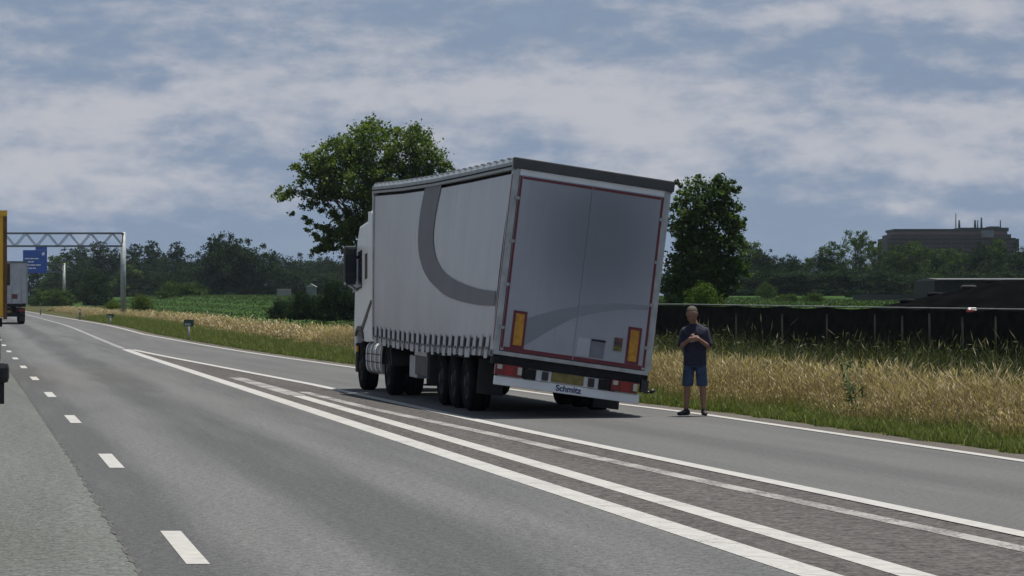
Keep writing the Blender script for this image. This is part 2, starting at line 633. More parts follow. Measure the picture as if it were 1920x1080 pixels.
def at(px, py, z=None, Y=None):
    """World point seen at a picture position: on the road surface, or at a given distance Y."""
    if Y is None:
        Y = 60.0
        for _ in range(60):
            Y = 0.5 * Y + 0.5 * FPX * (CAM_H - float(rise(Y))) / (py - HOR)
    return Vector(((px - 960) / FPX * Y, Y, CAM_H - (py - HOR) / FPX * Y if z is None else z))


class Line:
    """A line along the road: X as a function of Y."""

    def __init__(self, pix):
        p = sorted([at(*q) for q in pix], key=lambda v: v.y)
        self.y = [v.y for v in p]
        self.x = [v.x for v in p]

    def __call__(self, Y):
        Y = np.asarray(Y, dtype=float)
        r = np.interp(Y, self.y, self.x)
        s0 = (self.x[1] - self.x[0]) / (self.y[1] - self.y[0])
        s1 = (self.x[-1] - self.x[-2]) / (self.y[-1] - self.y[-2])
        r = np.where(Y < self.y[0], self.x[0] + (Y - self.y[0]) * s0, r)
        return np.where(Y > self.y[-1], self.x[-1] + (Y - self.y[-1]) * s1, r)


dashL = Line([(345, 1026), (208, 863.5), (94, 740), (43, 687)])
goreB = Line([(1540, 1080), (235, 655)])
goreC = Line([(1720, 1080), (1500, 1015), (960, 857), (440, 708)])
goreD = Line([(1920, 1030), (1400, 920), (1080, 850), (960, 822), (690, 765), (520, 723)])
goreE = Line([(1920, 1003), (1500, 915), (960, 803), (590, 722), (245, 655)])
edge_raw = Line([(1920, 865), (1290, 773), (1150, 757), (668, 690), (270, 627), (100, 592.5)])
edgeF = lambda Y: np.maximum(edge_raw(Y), goreB(Y) + 0.35)
ST = np.concatenate([np.arange(3, 120, 3.0), np.arange(120, 300, 5.0), np.arange(300, 520, 10.0)])


def strip(name, L, Rr, z, material, y0=3, y1=510, parent=None, step=None):
    ys = np.unique(np.concatenate([[y0, y1], ST[(ST > y0) & (ST < y1)], np.arange(y0, y1, step) if step else []]))
    l, r = np.asarray(L(ys)), np.asarray(Rr(ys))
    n = len(ys)
    e = rise(ys) if len(ys) > 2 else rise(ys)
    # heights follow the shared stations so that stacked sheets never cross
    e = np.interp(ys, ST, rise(ST))
    v = np.zeros((n, 2, 3))
    v[:, 0, 0], v[:, 1, 0] = l, r
    v[:, :, 1] = ys[:, None]
    v[:, :, 2] = (e + z)[:, None]
    uv = np.zeros((n, 2, 2))
    uv[:, 1, 0] = r - l
    uv[:, :, 1] = ys[:, None]
    i = np.arange(n - 1) * 2
    q = np.stack([i, i + 1, i + 3, i + 2], 1)
    return np_mesh(name, v.reshape(-1, 3), quads=q, material=material, parent=parent, uv=uv.reshape(-1, 2))


off = lambda L, d: (lambda Y: L(Y) + d)
root = strip('left_lane', off(dashL, -9.5), off(dashL, -0.46), 0.0, M['left_asphalt'])
tag(root, kind='structure')
road = strip('road', off(dashL, -0.46), off(goreB, 0), 0.0, M['lane_asphalt'])
tag(road, kind='structure')
rag = lambda Y, p: 0.012 * np.sin(7.3 * Y + p) + 0.010 * np.sin(17.1 * Y + 2 * p) + 0.008 * np.sin(3.1 * Y)
seam = strip('road_joint', lambda Y: dashL(Y) - 0.475 + rag(Y, 0), lambda Y: dashL(Y) - 0.447 + rag(Y, 1.9), 0.004,
             mat('dark_joint_filler', (0.025, 0.025, 0.024), 0.9, color2=(0.065, 0.065, 0.062), scale=3), 3, 120, road, 0.14)  # dark filler of the ragged joint between the lanes
gore = strip('gore_area', goreB, lambda Y: np.maximum(goreE(Y), goreB(Y) + 0.02), 0.0, M['gore_asphalt'])
tag(gore, kind='structure')
slip = strip('slip_road', lambda Y: np.maximum(goreE(Y), goreB(Y) + 0.02), off(edgeF, 0.10), 0.0, M['slip_asphalt'])
tag(slip, kind='structure')
shoulder = strip('road_edge', off(edgeF, 0.10), off(edgeF, 0.62), -0.004, M['gravel_edge'])
tag(shoulder, kind='structure')

# painted lines
Y_split = at(235, 655).y
strip('edge_line', off(goreB, -0.15), off(goreB, 0.15), 0.004, M['paint_groove'], 3, Y_split, gore)
strip('faint_line', off(goreB, -0.11), off(goreB, 0.11), 0.004, M['paint_faint'], Y_split + 1.5, 330, gore)
strip('edge_line', off(goreC, -0.13), off(goreC, 0.13), 0.004, M['paint_groove'], 3, at(560, 742).y, gore)
strip('worn_line', off(goreC, -0.16), off(goreC, 0.2), 0.004, M['paint_worn'], at(560, 742).y + 0.4, at(440, 708).y, gore)
strip('worn_line', off(goreD, -0.11), off(goreD, 0.11), 0.004, M['paint_worn'], 3, at(560, 735).y, gore)
strip('edge_line', off(goreE, -0.11), off(goreE, 0.11), 0.008, M['paint_new'], 3, Y_split - 1.0, gore)
strip('edge_line', off(edgeF, -0.10), off(edgeF, 0.08), 0.008, M['paint_new'], 3, 500, slip)
y = at(320, 996).y - 24
while y < 330:
    if y > 4:
        strip('lane_dash', off(dashL, -0.085), off(dashL, 0.085), 0.004, M['paint_new'], y - 3, y, road)
    y += 12


# verge and fields: bands at a distance s from the slip road's edge line
def land_z(s, y):
    s, y = np.asarray(s, dtype=float), np.asarray(y, dtype=float)
    r = np.interp(y, [75, 118, 170, 300, 360, 900, 3000], [0.0, 1.55, 1.10, 1.62, 2.05, 2.05, 2.05])
    dip = -0.25 * np.exp(-((s - 6.5) / 1.8) ** 2) * (1 - smooth01(y, 80, 110))
    return rise(y) - 0.02 + r * smooth01(s, 5.5, 20) + dip


GY = np.unique(np.concatenate([ST, np.arange(520, 1000, 40), np.arange(1000, 3600, 200)]))


def land(name, svals, material, y0=3, y1=3500):
    ys = GY[(GY >= y0) & (GY <= y1)]
    S, Y = np.meshgrid(np.asarray(svals, dtype=float), ys)
    X = edgeF(Y.ravel()).reshape(Y.shape) + S
    Z = land_z(S, Y)
    v = np.stack([X, Y, Z], -1).reshape(-1, 3)
    n, m = Y.shape
    i = (np.arange(n - 1)[:, None] * m + np.arange(m - 1)[None, :]).ravel()
    q = np.stack([i, i + 1, i + m + 1, i + m], 1)
    return tag(np_mesh(name, v, quads=q, material=material, smooth=True), kind='structure')


land('verge', [0.615, 1.0, 1.6, 2.5, 3.5, 4.5, 5.5, 6.5, 7.5, 8.5], M['soil_green'])
land('field', [8.5, 10, 12, 14, 17, 20, 30, 50, 90, 160, 300, 700, 1500], M['field'])
g = strip('ground', lambda Y: np.full_like(np.asarray(Y, dtype=float), -1500.0), off(dashL, -9.5), -0.03, M['ground'], 3, 510)
tag(g, kind='structure')
g2 = np_mesh('ground', [(-1500, 510, 0.30), (edgeF(510.0) + 0.6, 510, 0.30), (edgeF(3400.0), 3400, 0.30), (-1500, 3400, 0.30)],
             quads=[(0, 1, 2, 3)], material=M['ground'])
tag(g2, kind='structure')


# ------------------------------------------------------------------ vegetation
def tints(n, a, b, dark=0.0):
    t = rng.random((n, 1)) ** 1.2
    c = np.asarray(a) * (1 - t) + np.asarray(b) * t
    return c * (1 - dark * rng.random((n, 1)))


def blades(name, P, H, Wd, lean, ca, cb, head=0.0, hc=None, stand=0.0):
    """Curved tapering blades: two segments each; some carry a seed head."""
    n = len(P)
    th = rng.random(n) * 2 * np.pi
    side = np.stack([np.cos(th), np.sin(th), np.zeros(n)], 1)
    ph = rng.random(n) * 2 * np.pi
    ld = np.stack([np.cos(ph), np.sin(ph), np.zeros(n)], 1)
    L = (lean * rng.random(n) * H)[:, None] * ld
    up = np.array([0, 0, 1.0])
    w_ = (Wd * (0.6 + 0.8 * rng.random(n)))[:, None] * side * 0.5
    mid = P + L * 0.35 + up * (H * 0.6)[:, None]
    tip = P + L + up * H[:, None]
    V = np.stack([P - w_, P + w_, mid - w_ * 0.8, mid + w_ * 0.8, tip], 1)
    k = np.arange(n)[:, None] * 5
    quads = k + np.array([[0, 1, 3, 2]])
    tris = k + np.array([[2, 3, 4]])
    T = tints(n, ca, cb)
    TT = np.repeat(T[:, None, :], 5, 1)
    V, TT = V.reshape(-1, 3), TT.reshape(-1, 3)
    if head > 0:
        idx = np.nonzero(rng.random(n) < head)[0]
        m = len(idx)
        hl = H[idx] * (0.14 + 0.12 * rng.random(m))
        d = L[idx] * 0.65 + up * (H[idx] * 0.4)[:, None]
        d /= np.linalg.norm(d, axis=1)[:, None]
        c = tip[idx]
        sw = side[idx] * (0.55 + 0.5 * rng.random(m))[:, None] * Wd
        hv = np.stack([c - d * (hl * 0.5)[:, None], c + sw, c + d * (hl * 0.7)[:, None], c - sw], 1)
        kk = len(V) + np.arange(m)[:, None] * 4
        quads = np.concatenate([quads, kk + np.array([[0, 1, 2, 3]])])
        ht = np.repeat(tints(m, hc[0], hc[1])[:, None, :], 4, 1).reshape(-1, 3)
        V = np.concatenate([V, hv.reshape(-1, 3)])
        TT = np.concatenate([TT, ht])
    return np_mesh(name, V, quads=quads, tris=tris, material=M['blade'], tint=TT)


def scatter(n, y0, y1, s0, s1, power=1.0, clump=0.0):
    """Points on the verge, denser near the camera."""
    t = rng.random(n) ** power
    Y = y0 + (y1 - y0) * t
    S = s0 + (s1 - s0) * rng.random(n)
    if clump > 0:
        k = 0.5 + 0.5 * np.sin(Y * 0.9 + 3 * np.sin(S * 1.3 + Y * .23)) * np.sin(S * 2.1 + Y * 0.37)
        keep = rng.random(n) > clump * k
        Y, S = Y[keep], S[keep]
    return np.stack([edgeF(Y) + S, Y, land_z(S, Y)], 1), S, Y


# short green verge grass
P, S, Y = scatter(190000, 30, 240, 0.50, 2.5, 1.9)
S = 0.5 + (S - 0.5) * (1 + 0.85 * smooth01(Y, 62, 115))
P = np.stack([edgeF(Y) + S, Y, land_z(S, Y)], 1)
edge_n = 0.14 * np.sin(Y * 1.7) + 0.12 * np.sin(Y * 4.1) + 0.08 * np.sin(Y * 9.3)
keep = S > 0.66 + edge_n
P, S, Y = P[keep], S[keep], Y[keep]
H = (0.04 + 0.09 * rng.random(len(P)) ** 1.5) * (1 + 0.6 * smooth01(S, 1.2, 2.2)) * (1 + Y / 160)
o = blades('short_grass', P, H, 0.014, 0.9, (0.054, 0.084, 0.018), (0.180, 0.195, 0.062))
tag(o, 'short green grass along the edge of the slip road', 'grass', kind='stuff')


def dry(n, y0, y1, power, width, hs, name, label, shade):
    P, S, Y = scatter(n, y0, y1, 1.35, 5.2, power, 0.35)
    wob = 0.35 * np.sin(Y * 0.8) + 0.25 * np.sin(Y * 2.3 + 1)
    keep = (S > 1.55 + wob * .8 + 0.3 * rng.random(len(S))) & (S < 4.6 + wob)
    P, S, Y = P[keep], S[keep], Y[keep]
    S2 = S + 1.9 * smooth01(Y, 62, 115)
    P = np.stack([edgeF(Y) + S2, Y, land_z(S2, Y)], 1)
    patch = 0.5 + 0.5 * np.sin(Y * 0.55 + S * 1.1) * np.sin(Y * 1.7 + 0.6 * S)
    H = hs * (0.16 + 0.52 * rng.random(len(P)) ** 0.9) * (0.38 + 0.72 * smooth01(S, 1.4, 3.3)) * (0.78 + 0.40 * patch)
    o = blades(name, P, H, width, 1.0, shade[0], shade[1], head=0.45, hc=(shade[1], shade[2]))
    return tag(o, label, 'grass', kind='stuff')


# tall dry grass
dry(260000, 30, 120, 1.7, 0.0070, 1.08, 'dry_grass', 'tall straw coloured grass gone to seed along the verge',
    ((0.090, 0.064, 0.032), (0.305, 0.232, 0.130), (0.52, 0.425, 0.27)))
dry(60000, 116, 420, 1.7, 0.035, 0.95, 'dry_grass', 'far strip of straw coloured grass running towards the gantry',
    ((0.140, 0.102, 0.058), (0.390, 0.295, 0.185), (0.54, 0.44, 0.30)))
# green blades mixed through
P, S, Y = scatter(60000, 30, 130, 1.7, 7.5, 1.5, 0.6)
H = (0.12 + 0.42 * rng.random(len(P))) * (0.5 + 0.5 * smooth01(S, 2, 4.5))
o = blades('green_grass', P, H, 0.011, 0.9, (0.0259, 0.0407, 0.0104), (0.0962, 0.1036, 0.0370))
tag(o, 'green grass blades growing through the dry verge grass', 'grass', kind='stuff')


def leaf_quads(C, size, flat=0.0, aspect=0.55):
    n = len(C)
    d = rng.normal(size=(n, 3))
    d[:, 2] *= (1 - flat)
    d /= np.linalg.norm(d, axis=1)[:, None]
    e = rng.normal(size=(n, 3))
    e -= d * (e * d).sum(1)[:, None]
    e /= np.linalg.norm(e, axis=1)[:, None]
    s = (size * (0.6 + 0.8 * rng.random(n)))[:, None]
    f = np.cross(d, e)
    V = np.stack([C - d * s * .5, C + e * s * .5 * aspect + f * s * .08, C + d * s * .5, C - e * s * .5 * aspect + f * s * .08], 1)
    return V.reshape(-1, 3), (np.arange(n)[:, None] * 4 + np.arange(4)[None, :])


# weedy growth in the shallow ditch in front of the netting fence
P, S, Y = scatter(22000, 34, 110, 4.2, 9.5, 1.2, 0.4)
hmax = (0.50 + 0.72 * smooth01(S, 4.2, 6.8)) * (0.75 + 0.35 * np.sin(Y * 0.7 + S * 0.8) * np.sin(Y * 0.31))
P[:, 2] += hmax * rng.random(len(P)) ** 0.7
V, q = leaf_quads(P, np.full(len(P), 0.10), 0.0, 0.33)
tt = np.repeat(tints(len(P), (0.0147, 0.0246, 0.0082), (0.0777, 0.0858, 0.0311)), 4, 0)
o = np_mesh('weeds', V, quads=q, material=M['blade'], tint=tt)
tag(o, 'dark green weeds in the ditch in front of the netting fence', 'weeds', kind='stuff')


P, S, Y = scatter(90000, 34, 112, 3.9, 9.8, 1.25, 0.35)
H = (0.40 + 0.85 * rng.random(len(P))) * (0.55 + 0.5 * smooth01(S, 4.2, 6.8)) * (0.8 + 0.3 * np.sin(Y * 0.7 + S * 0.8) * np.sin(Y * 0.31))
o = blades('ditch_grass', P, H, 0.014, 0.9, (0.0177, 0.0287, 0.0099), (0.0774, 0.0862, 0.0331), head=0.05, hc=((0.1105, 0.0994, 0.0553), (0.1768, 0.1547, 0.0884)))
tag(o, 'rank dark green grass in the ditch below the netting fence', 'grass', kind='stuff')

# leafy crop standing in the fields
P, S, Y = scatter(150000, 100, 430, 8.5, 75, 1.0)
P[:, 2] += 0.14 * rng.random(len(P)) + 0.02
keep = (np.sin(S * 2.4) > -0.75)
P = P[keep]
V, q = leaf_quads(P, np.full(len(P), 0.17), 0.3, 0.4)
o = np_mesh('crop', V, quads=q, material=M['blade'], tint=np.repeat(tints(len(P), (0.0166, 0.0402, 0.0071), (0.0413, 0.0768, 0.0153)), 4, 0))
tag(o, 'low green crop covering the fields beyond the verge', 'crop', kind='stuff')


def tree_data(blobs, n, leaf, ca, cb, tuft=1.0, shell=0.55):
    """Leaves gathered in tufts inside a set of ellipsoids (cx,cy,cz,rx,ry,rz,weight)."""
    B = np.asarray(blobs, dtype=float)
    vol = (B[:, 3] * B[:, 4] * B[:, 5]) ** (2 / 3) * B[:, 6]
    k = rng.choice(len(B), size=max(20, n // (26 if n < 12000 else 48)), p=vol / vol.sum())
    d = rng.normal(size=(len(k), 3))
    d /= np.linalg.norm(d, axis=1)[:, None]
    r = (shell + (1 - shell) * rng.random(len(k))) ** 0.8
    r = np.where(rng.random(len(k)) < 0.22, r * rng.random(len(k)), r)
    T = B[k, :3] + d * r[:, None] * B[k, 3:6]
    tr = (B[k, 3:6].min(1) * (0.16 + 0.20 * rng.random(len(k))) * tuft)
    ti = rng.integers(0, len(T), n)
    e = rng.normal(size=(n, 3)) * 0.55
    C = T[ti] + e * tr[ti][:, None] * np.array([1.15, 1.15, 0.8])
    V, q = leaf_quads(C, np.full(n, leaf), 0.0, 0.6)
    base = tints(len(T), ca, cb)[ti] * (0.82 + 0.36 * rng.random((n, 1)))
    return V, q, np.repeat(base, 4, 0), T


def limbs(mb, base, top, r, targets, n):
    """A tapered bent trunk with limbs reaching into the crown."""
    base, top = Vector(base), Vector(top)
    pts = [base.lerp(top, t) + Vector((random.uniform(-1, 1), random.uniform(-1, 1), 0)) * (top - base).length * 0.015 * (t > 0) for t in (0, .25, .5, .75, 1)]
    for i in range(4):
        mb.tube(pts[i], pts[i + 1], r * (1 - i * 0.19), r * (1 - (i + 1) * 0.19), 8, cap=False)
    for k in range(n):
        tg = Vector(targets[random.randrange(len(targets))])
        s = base.lerp(top, random.uniform(0.35, 0.98))
        m1 = s.lerp(tg, 0.5) + Vector((0, 0, (tg - s).length * 0.12))
        rr = r * random.uniform(0.16, 0.36)
        mb.tube(s, m1, rr, rr * 0.6, 6, cap=False)
        mb.tube(m1, tg, rr * 0.6, rr * 0.15, 5, cap=False)


def px_tree(name, Y, blobs, n, leaf, ca, cb, trunk, label, cat='tree', tuft=1.0, group=None, nl=26, shell=0.55, lm='leaf', depth=1.0):
    """A tree whose crown lobes were measured in the photograph: (px, py, half width, half height, weight)."""
    k = FPX / Y
    bx, by = trunk[0], trunk[1]
    gz = trunk[2]
    X0 = (bx - 960) / k
    t = empty(name, (X0, Y, gz), 0, label, cat, group)
    B = []
    for (px, py, rx, rz, wt) in blobs:
        ry = max(rx, rz) * 0.9 * depth / k
        B.append(((px - 960) / k - X0, random.uniform(-0.35, 0.35) * ry, CAM_H + (HOR - py) / k - gz, rx / k, ry, rz / k, wt))
    V, q, tt, T = tree_data(B, n, leaf, ca, cb, tuft, shell)
    np_mesh('crown', V, quads=q, material=M[lm], parent=t, tint=tt)
    mb = MB()
    topz = CAM_H + (HOR - by) / k - gz
    limbs(mb, (0, 0, -0.1), (0.03 * topz, 0, topz), trunk[3], T.tolist(), nl)
    mb.build('trunk', M['bark'], t)
    return t


GK = 1.15
G1, G2 = (0.0333, 0.0582, 0.0117), (0.0998, 0.1331, 0.0333)
px_tree('broad_tree', 150, [
    (690, 275, 62, 48, 1.2), (775, 290, 55, 50, 1.2), (625, 300, 52, 42, 1), (828, 322, 30, 22, 1), (700, 345, 105, 42, 1.3),
    (585, 318, 38, 34, .7), (552, 362, 36, 28, .6), (612, 368, 45, 28, .7), (740, 395, 70, 50, 1.2), (640, 425, 46, 30, .75), (596, 430, 24, 22, .35), (605, 465, 26, 18, .35),
    (622, 452, 40, 24, .8), (575, 395, 34, 22, .5), (655, 395, 38, 30, .9), (690, 450, 55, 50, 1.0), (745, 255, 26, 18, .6), (700, 238, 22, 16, .6)],
    42000, 0.165, tuple(GK * c for c in G1), tuple(GK * c for c in G2), (700, 400, 0.35, 0.26), 'large broad tree with thin left branches behind the leaning lorry', nl=46)
px_tree('upright_tree', 128, [
    (1310, 372, 38, 40, 1), (1352, 372, 30, 42, 1), (1376, 410, 22, 42, 1), (1330, 430, 55, 55, 1.3), (1285, 420, 35, 60, 1),
    (1310, 500, 62, 52, 1.2), (1368, 470, 32, 44, .9), (1386, 440, 18, 36, .5), (1380, 505, 26, 34, .7), (1280, 520, 45, 50, 1), (1305, 560, 62, 38, 1.1), (1345, 520, 40, 40, .8), (1272, 345, 10, 18, .9), (1316, 340, 11, 20, .9), (1346, 338, 10, 18, .9), (1377, 356, 12, 24, .9), (1390, 405, 10, 20, .8)],
    30000, 0.15, (0.0225, 0.0425, 0.0137), (0.0775, 0.1150, 0.0350), (1318, 420, 1.0, 0.2), 'tall upright tree standing close behind the right edge of the trailer', nl=30)


# prototypes of distant trees, unit height, copied with shared meshes
def proto(kind, n, ca, cb, leaf):
    B = []
    if kind == 'round':
        for _ in range(13):
            a, r = random.uniform(0, 6.28), random.uniform(0.05, 0.27)
            z = random.uniform(0.28, 0.86)
            q = 0.275 * (1 - abs(z - 0.52) * 1.1)
            B.append((r * math.cos(a), r * math.sin(a), z, q, q, q * 0.78, 1))
        for _ in range(7):
            a = random.uniform(0, 6.28)
            B.append((0.22 * math.cos(a), 0.22 * math.sin(a), random.uniform(0.05, 0.22), 0.22, 0.22, 0.15, 2.0))
    elif kind == 'tall':
        for i in range(13):
            z = 0.2 + 0.72 * i / 12
            a, r = random.uniform(0, 6.28), random.uniform(0.02, 0.13)
            q = 0.18 * (1.15 - abs(z - 0.45))
            B.append((r * math.cos(a), r * math.sin(a), z, q, q, q * 0.85, 1))
    else:
        for _ in range(16):
            a, r = random.uniform(0, 6.28), random.uniform(0.1, 0.60)
            z = 0.42 * (1 - (r / 0.8) ** 2) + random.uniform(-0.05, 0.13)
            B.append((r * math.cos(a), r * math.sin(a), z, 0.34, 0.34, 0.34, 1))
        B.append((0, 0, 0.15, 0.75, 0.75, 0.25, 1.0))
    if kind == 'tall':
        B.append((0, 0, 0.1, 0.26, 0.26, 0.16, 2.5))
    V, q, tt, T = tree_data(B, n, leaf, ca, cb, 1.15, 0.6)
    V[:, 2] = np.maximum(V[:, 2], 0.0)
    c = np_mesh('crown', V, quads=q, material=M['leaf_far'], tint=tt)
    mb = MB()
    if kind == 'bush':
        limbs(mb, (0, 0, -0.02), (0, 0, 0.5), 0.03, T.tolist(), 8)
    else:
        limbs(mb, (0, 0, -0.02), (0, 0, 0.78), 0.026, T.tolist(), 10)
    tr = mb.build('trunk', M['bark'])
    COL.objects.unlink(c)
    COL.objects.unlink(tr)
    return c.data, tr.data


D1, D2 = (0.0122, 0.0244, 0.0134), (0.0342, 0.0561, 0.0268)
L1, L2 = (0.0268, 0.0488, 0.0159), (0.0756, 0.1122, 0.0317)
B1, B2 = (0.050, 0.090, 0.018), (0.110, 0.150, 0.038)
PROTO = {
    'round': [proto('round', 15000, D1, D2, 0.030) for _ in range(3)],
    'light': [proto('round', 15000, L1, L2, 0.030) for _ in range(2)],
    'tall': [proto('tall', 11000, D1, D2, 0.028) for _ in range(2)],
    'bush': [proto('bush', 15000, D1, D2, 0.045) for _ in range(2)],
    'lbush': [proto('bush', 15000, L1, L2, 0.045) for _ in range(2)],
    'bright': [proto('bush', 9000, B1, B2, 0.06)],
}


def far_tree(kind, px, top, base, Y, wpx, label, name='tree', cat='tree', group=None):
    """wpx: width of the crown in picture pixels; base/top: picture rows of its foot and tip."""
    k = FPX / Y
    z0 = CAM_H + (HOR - base) / k
    h = (base - top) / k
    t = empty(name, ((px - 960) / k, Y, z0), random.uniform(0, 6.28), label, cat, group)
    cm, tm = random.choice(PROTO[kind])
    natural = {'round': 0.92, 'light': 0.92, 'tall': 0.58}.get(kind, 1.85)
    sx = wpx / k / natural
    for nm, me in (('crown', cm), ('trunk', tm)):
        o = bpy.data.objects.new(nm, me)
        o.scale = (sx, sx, h)
        link(o, t)
    return t


gl = 'trees of the dark wood behind the gantry'
for i, (x, tp, Y, wd, kd) in enumerate([
        (70, 492, 640, 60, 'round'), (105, 478, 630, 62, 'light'), (135, 468, 640, 55, 'tall'), (160, 462, 660, 48, 'tall'), (188, 456, 650, 58, 'tall'),
        (215, 462, 650, 55, 'round'), (250, 460, 640, 52, 'tall'), (285, 453, 640, 50, 'tall'), (300, 462, 650, 58, 'round'), (332, 456, 640, 50, 'tall'),
        (358, 462, 630, 60, 'round'), (525, 472, 640, 62, 'round'), (552, 465, 640, 62, 'round'), (585, 466, 640, 66, 'round'),
        (620, 470, 630, 62, 'round'), (655, 478, 620, 60, 'round'), (690, 474, 630, 62, 'round'),
        (150, 490, 560, 70, 'round'), (245, 495, 560, 75, 'light'), (290, 490, 560, 72, 'round'), (340, 488, 560, 74, 'round'), (515, 500, 540, 72, 'round'),
        (560, 496, 540, 74, 'round'), (610, 495, 540, 76, 'round'), (650, 505, 520, 72, 'round'), (700, 500, 520, 80, 'round')]):
    far_tree(kd, x, tp, 571, Y, wd * 1.38, 'dark green tree merging into the distant wood left of the lorry', 'forest_tree', 'tree', gl)
for x, tp, wd, lb in ((416, 437, 76, 'dark tree left of the tallest one in the domed clump beside the wood'),
                      (458, 436, 76, 'dark tree right of the tallest one in the domed clump beside the wood'),
                      (398, 444, 72, 'dark tree at the left end of the domed clump beside the wood'),
                      (437, 431, 92, 'tallest dark tree in the middle of the domed clump beside the wood'),
                      (478, 446, 74, 'dark tree at the right end of the domed clump beside the wood')):
    far_tree('round', x, tp, 572, 470, wd * 1.38, lb, 'dome_tree', 'tree')
far_tree('bush', 178, 500, 573, 390, 95, 'dark round tree left of the tall gantry post', 'round_tree', 'tree')
far_tree('lbush', 342, 515, 571, 360, 122, 'wide dome shaped dark bush at the far end of the green field', 'dome_bush', 'bush')
far_tree('lbush', 108, 532, 574, 400, 95, 'lighter green bush beside the thin gantry post', 'bush', 'bush')
far_tree('lbush', 80, 536, 574, 405, 60, 'small lighter green bush next to the grey box trailer', 'bush', 'bush')
far_tree('bright', 265, 546, 584, 245, 50, 'small bright green shrub right of the tall gantry post', 'shrub', 'shrub')
far_tree('bright', 212, 560, 580, 248, 40, 'low bright green shrub left of the tall gantry post', 'shrub', 'shrub')
far_tree('lbush', 455, 552, 572, 330, 40, 'low pale shrub under the domed clump of trees', 'shrub', 'shrub')
for x, tp, bs, Y, wd, lb in ((530, 556, 598, 165, 82, 'low dark bush at the left end of the hedge beside the lorry cab'),
                             (575, 533, 600, 160, 100, 'dark bush in front of the pale board, part of the hedge by the lorry cab'),
                             (630, 512, 602, 158, 110, 'tall dark bush directly left of the lorry cab'),
                             (690, 505, 602, 158, 110, 'dark bush hidden mostly behind the lorry cab')):
    far_tree('bush', x, tp, bs, Y, wd, lb, 'hedge_bush', 'bush')

gr = 'trees of the wood behind the green field'
for i, (x, tp, Y, wd, kd) in enumerate([
        (1375, 452, 440, 60, 'round'), (1408, 452, 430, 66, 'light'), (1432, 458, 430, 50, 'round'), (1462, 478, 440, 58, 'round'), (1488, 468, 440, 52, 'round'),
        (1520, 482, 440, 55, 'light'), (1546, 464, 430, 52, 'round'), (1572, 446, 430, 60, 'light'), (1636, 446, 430, 55, 'light'), (1664, 462, 440, 58, 'round'),
        (1690, 456, 420, 62, 'light'), (1718, 446, 420, 66, 'light'), (1748, 457, 430, 60, 'round'), (1778, 460, 420, 60, 'light'), (1808, 456, 430, 60, 'round'),
        (1836, 450, 420, 62, 'round'), (1868, 446, 430, 66, 'light'), (1902, 446, 420, 66, 'round'), (1938, 448, 430, 70, 'round'), (1330, 468, 440, 70, 'round'),
        (1385, 492, 380, 78, 'round'), (1425, 500, 380, 70, 'round'), (1470, 498, 380, 76, 'round'), (1520, 496, 380, 80, 'round'), (1568, 494, 380, 76, 'round'),
        (1612, 500, 380, 80, 'round'), (1655, 498, 380, 74, 'round'), (1702, 502, 380, 82, 'round'), (1750, 505, 370, 78, 'round'), (1796, 500, 370, 82, 'round'),
        (1845, 498, 370, 82, 'round'), (1890, 500, 370, 80, 'round'), (1935, 498, 370, 80, 'round')]):
    far_tree(kd, x, tp, 558, Y, wd * 1.38, 'green tree merging into the distant wood behind the right hand field', 'forest_tree', 'tree', gr)
far_tree('light', 1604, 425, 556, 415, 74, 'tallest rounded tree of the right hand wood, left of the flat roofed building', 'crown_tree', 'tree')
far_tree('lbush', 1437, 524, 559, 290, 50, 'round dark bush standing on the bright green field', 'field_bush', 'bush')
far_tree('lbush', 1476, 545, 570, 235, 60, 'low spreading bush right of the round field bush', 'field_bush', 'bush')
far_tree('lbush', 1524, 543, 570, 235, 58, 'second low spreading bush further right on the field', 'field_bush', 'bush')
far_tree('bush', 1592, 542, 558, 300, 20, 'tiny bush alone on the bright green field', 'field_bush', 'bush')
far_tree('lbush', 1755, 508, 545, 260, 66, 'light green bush beside the low shed', 'bush', 'bush')
far_tree('bright', 1318, 518, 590, 112, 90, 'light green bush at the foot of the upright tree', 'bush', 'bush')
far_tree('bush', 1262, 545, 596, 108, 60, 'dark low bush between trailer and upright tree', 'bush', 'bush')

# a few tall green weeds standing in the dry grass
for i, (px, py, Yd, hh, lb) in enumerate([(590, 640, 95, 1.0, 'bright green weed standing up in the dry grass left of the lorry'),
                                          (1615, 745, 46, 1.0, 'tall green weed in the dry grass right of the standing man')
                                          ]):
    s_ = 2.9
    X = float(edgeF(Yd)) + s_ + (0.0 if i == 0 else 0.4)
    if i > 0:
        X = (px - 960) / FPX * Yd
        s_ = X - float(edgeF(Yd))
    z0 = float(land_z(s_, Yd))
    t = empty('weed', (X, Yd, z0), 0, lb, 'weed')
    mb = MB()
    C = []
    for j in range(5):
        dx, dy = random.uniform(-.34, .34), random.uniform(-.3, .3)
        mb.tube((dx * .3, dy * .3, -.02), (dx, dy, hh * random.uniform(.75, 1)), 0.008, 0.003, 5)
        for q_ in range(16):
            f = random.uniform(.15, 1)
            C.append((dx * (0.3 + .7 * f) + random.uniform(-.09, .09), dy * (0.3 + .7 * f) + random.uniform(-.09, .09), hh * f * .97))
    mb.build('stem', mat('weed_stem', (0.06, 0.10, 0.03), 0.8), t)
    C = np.array(C)
    V, q = leaf_quads(C, np.full(len(C), 0.12), 0.0, 0.3)
    np_mesh('foliage', V, quads=q, material=M['blade'], parent=t, tint=np.repeat(tints(len(C), (0.035, .06, .018), (.085, .11, .04)), 4, 0))


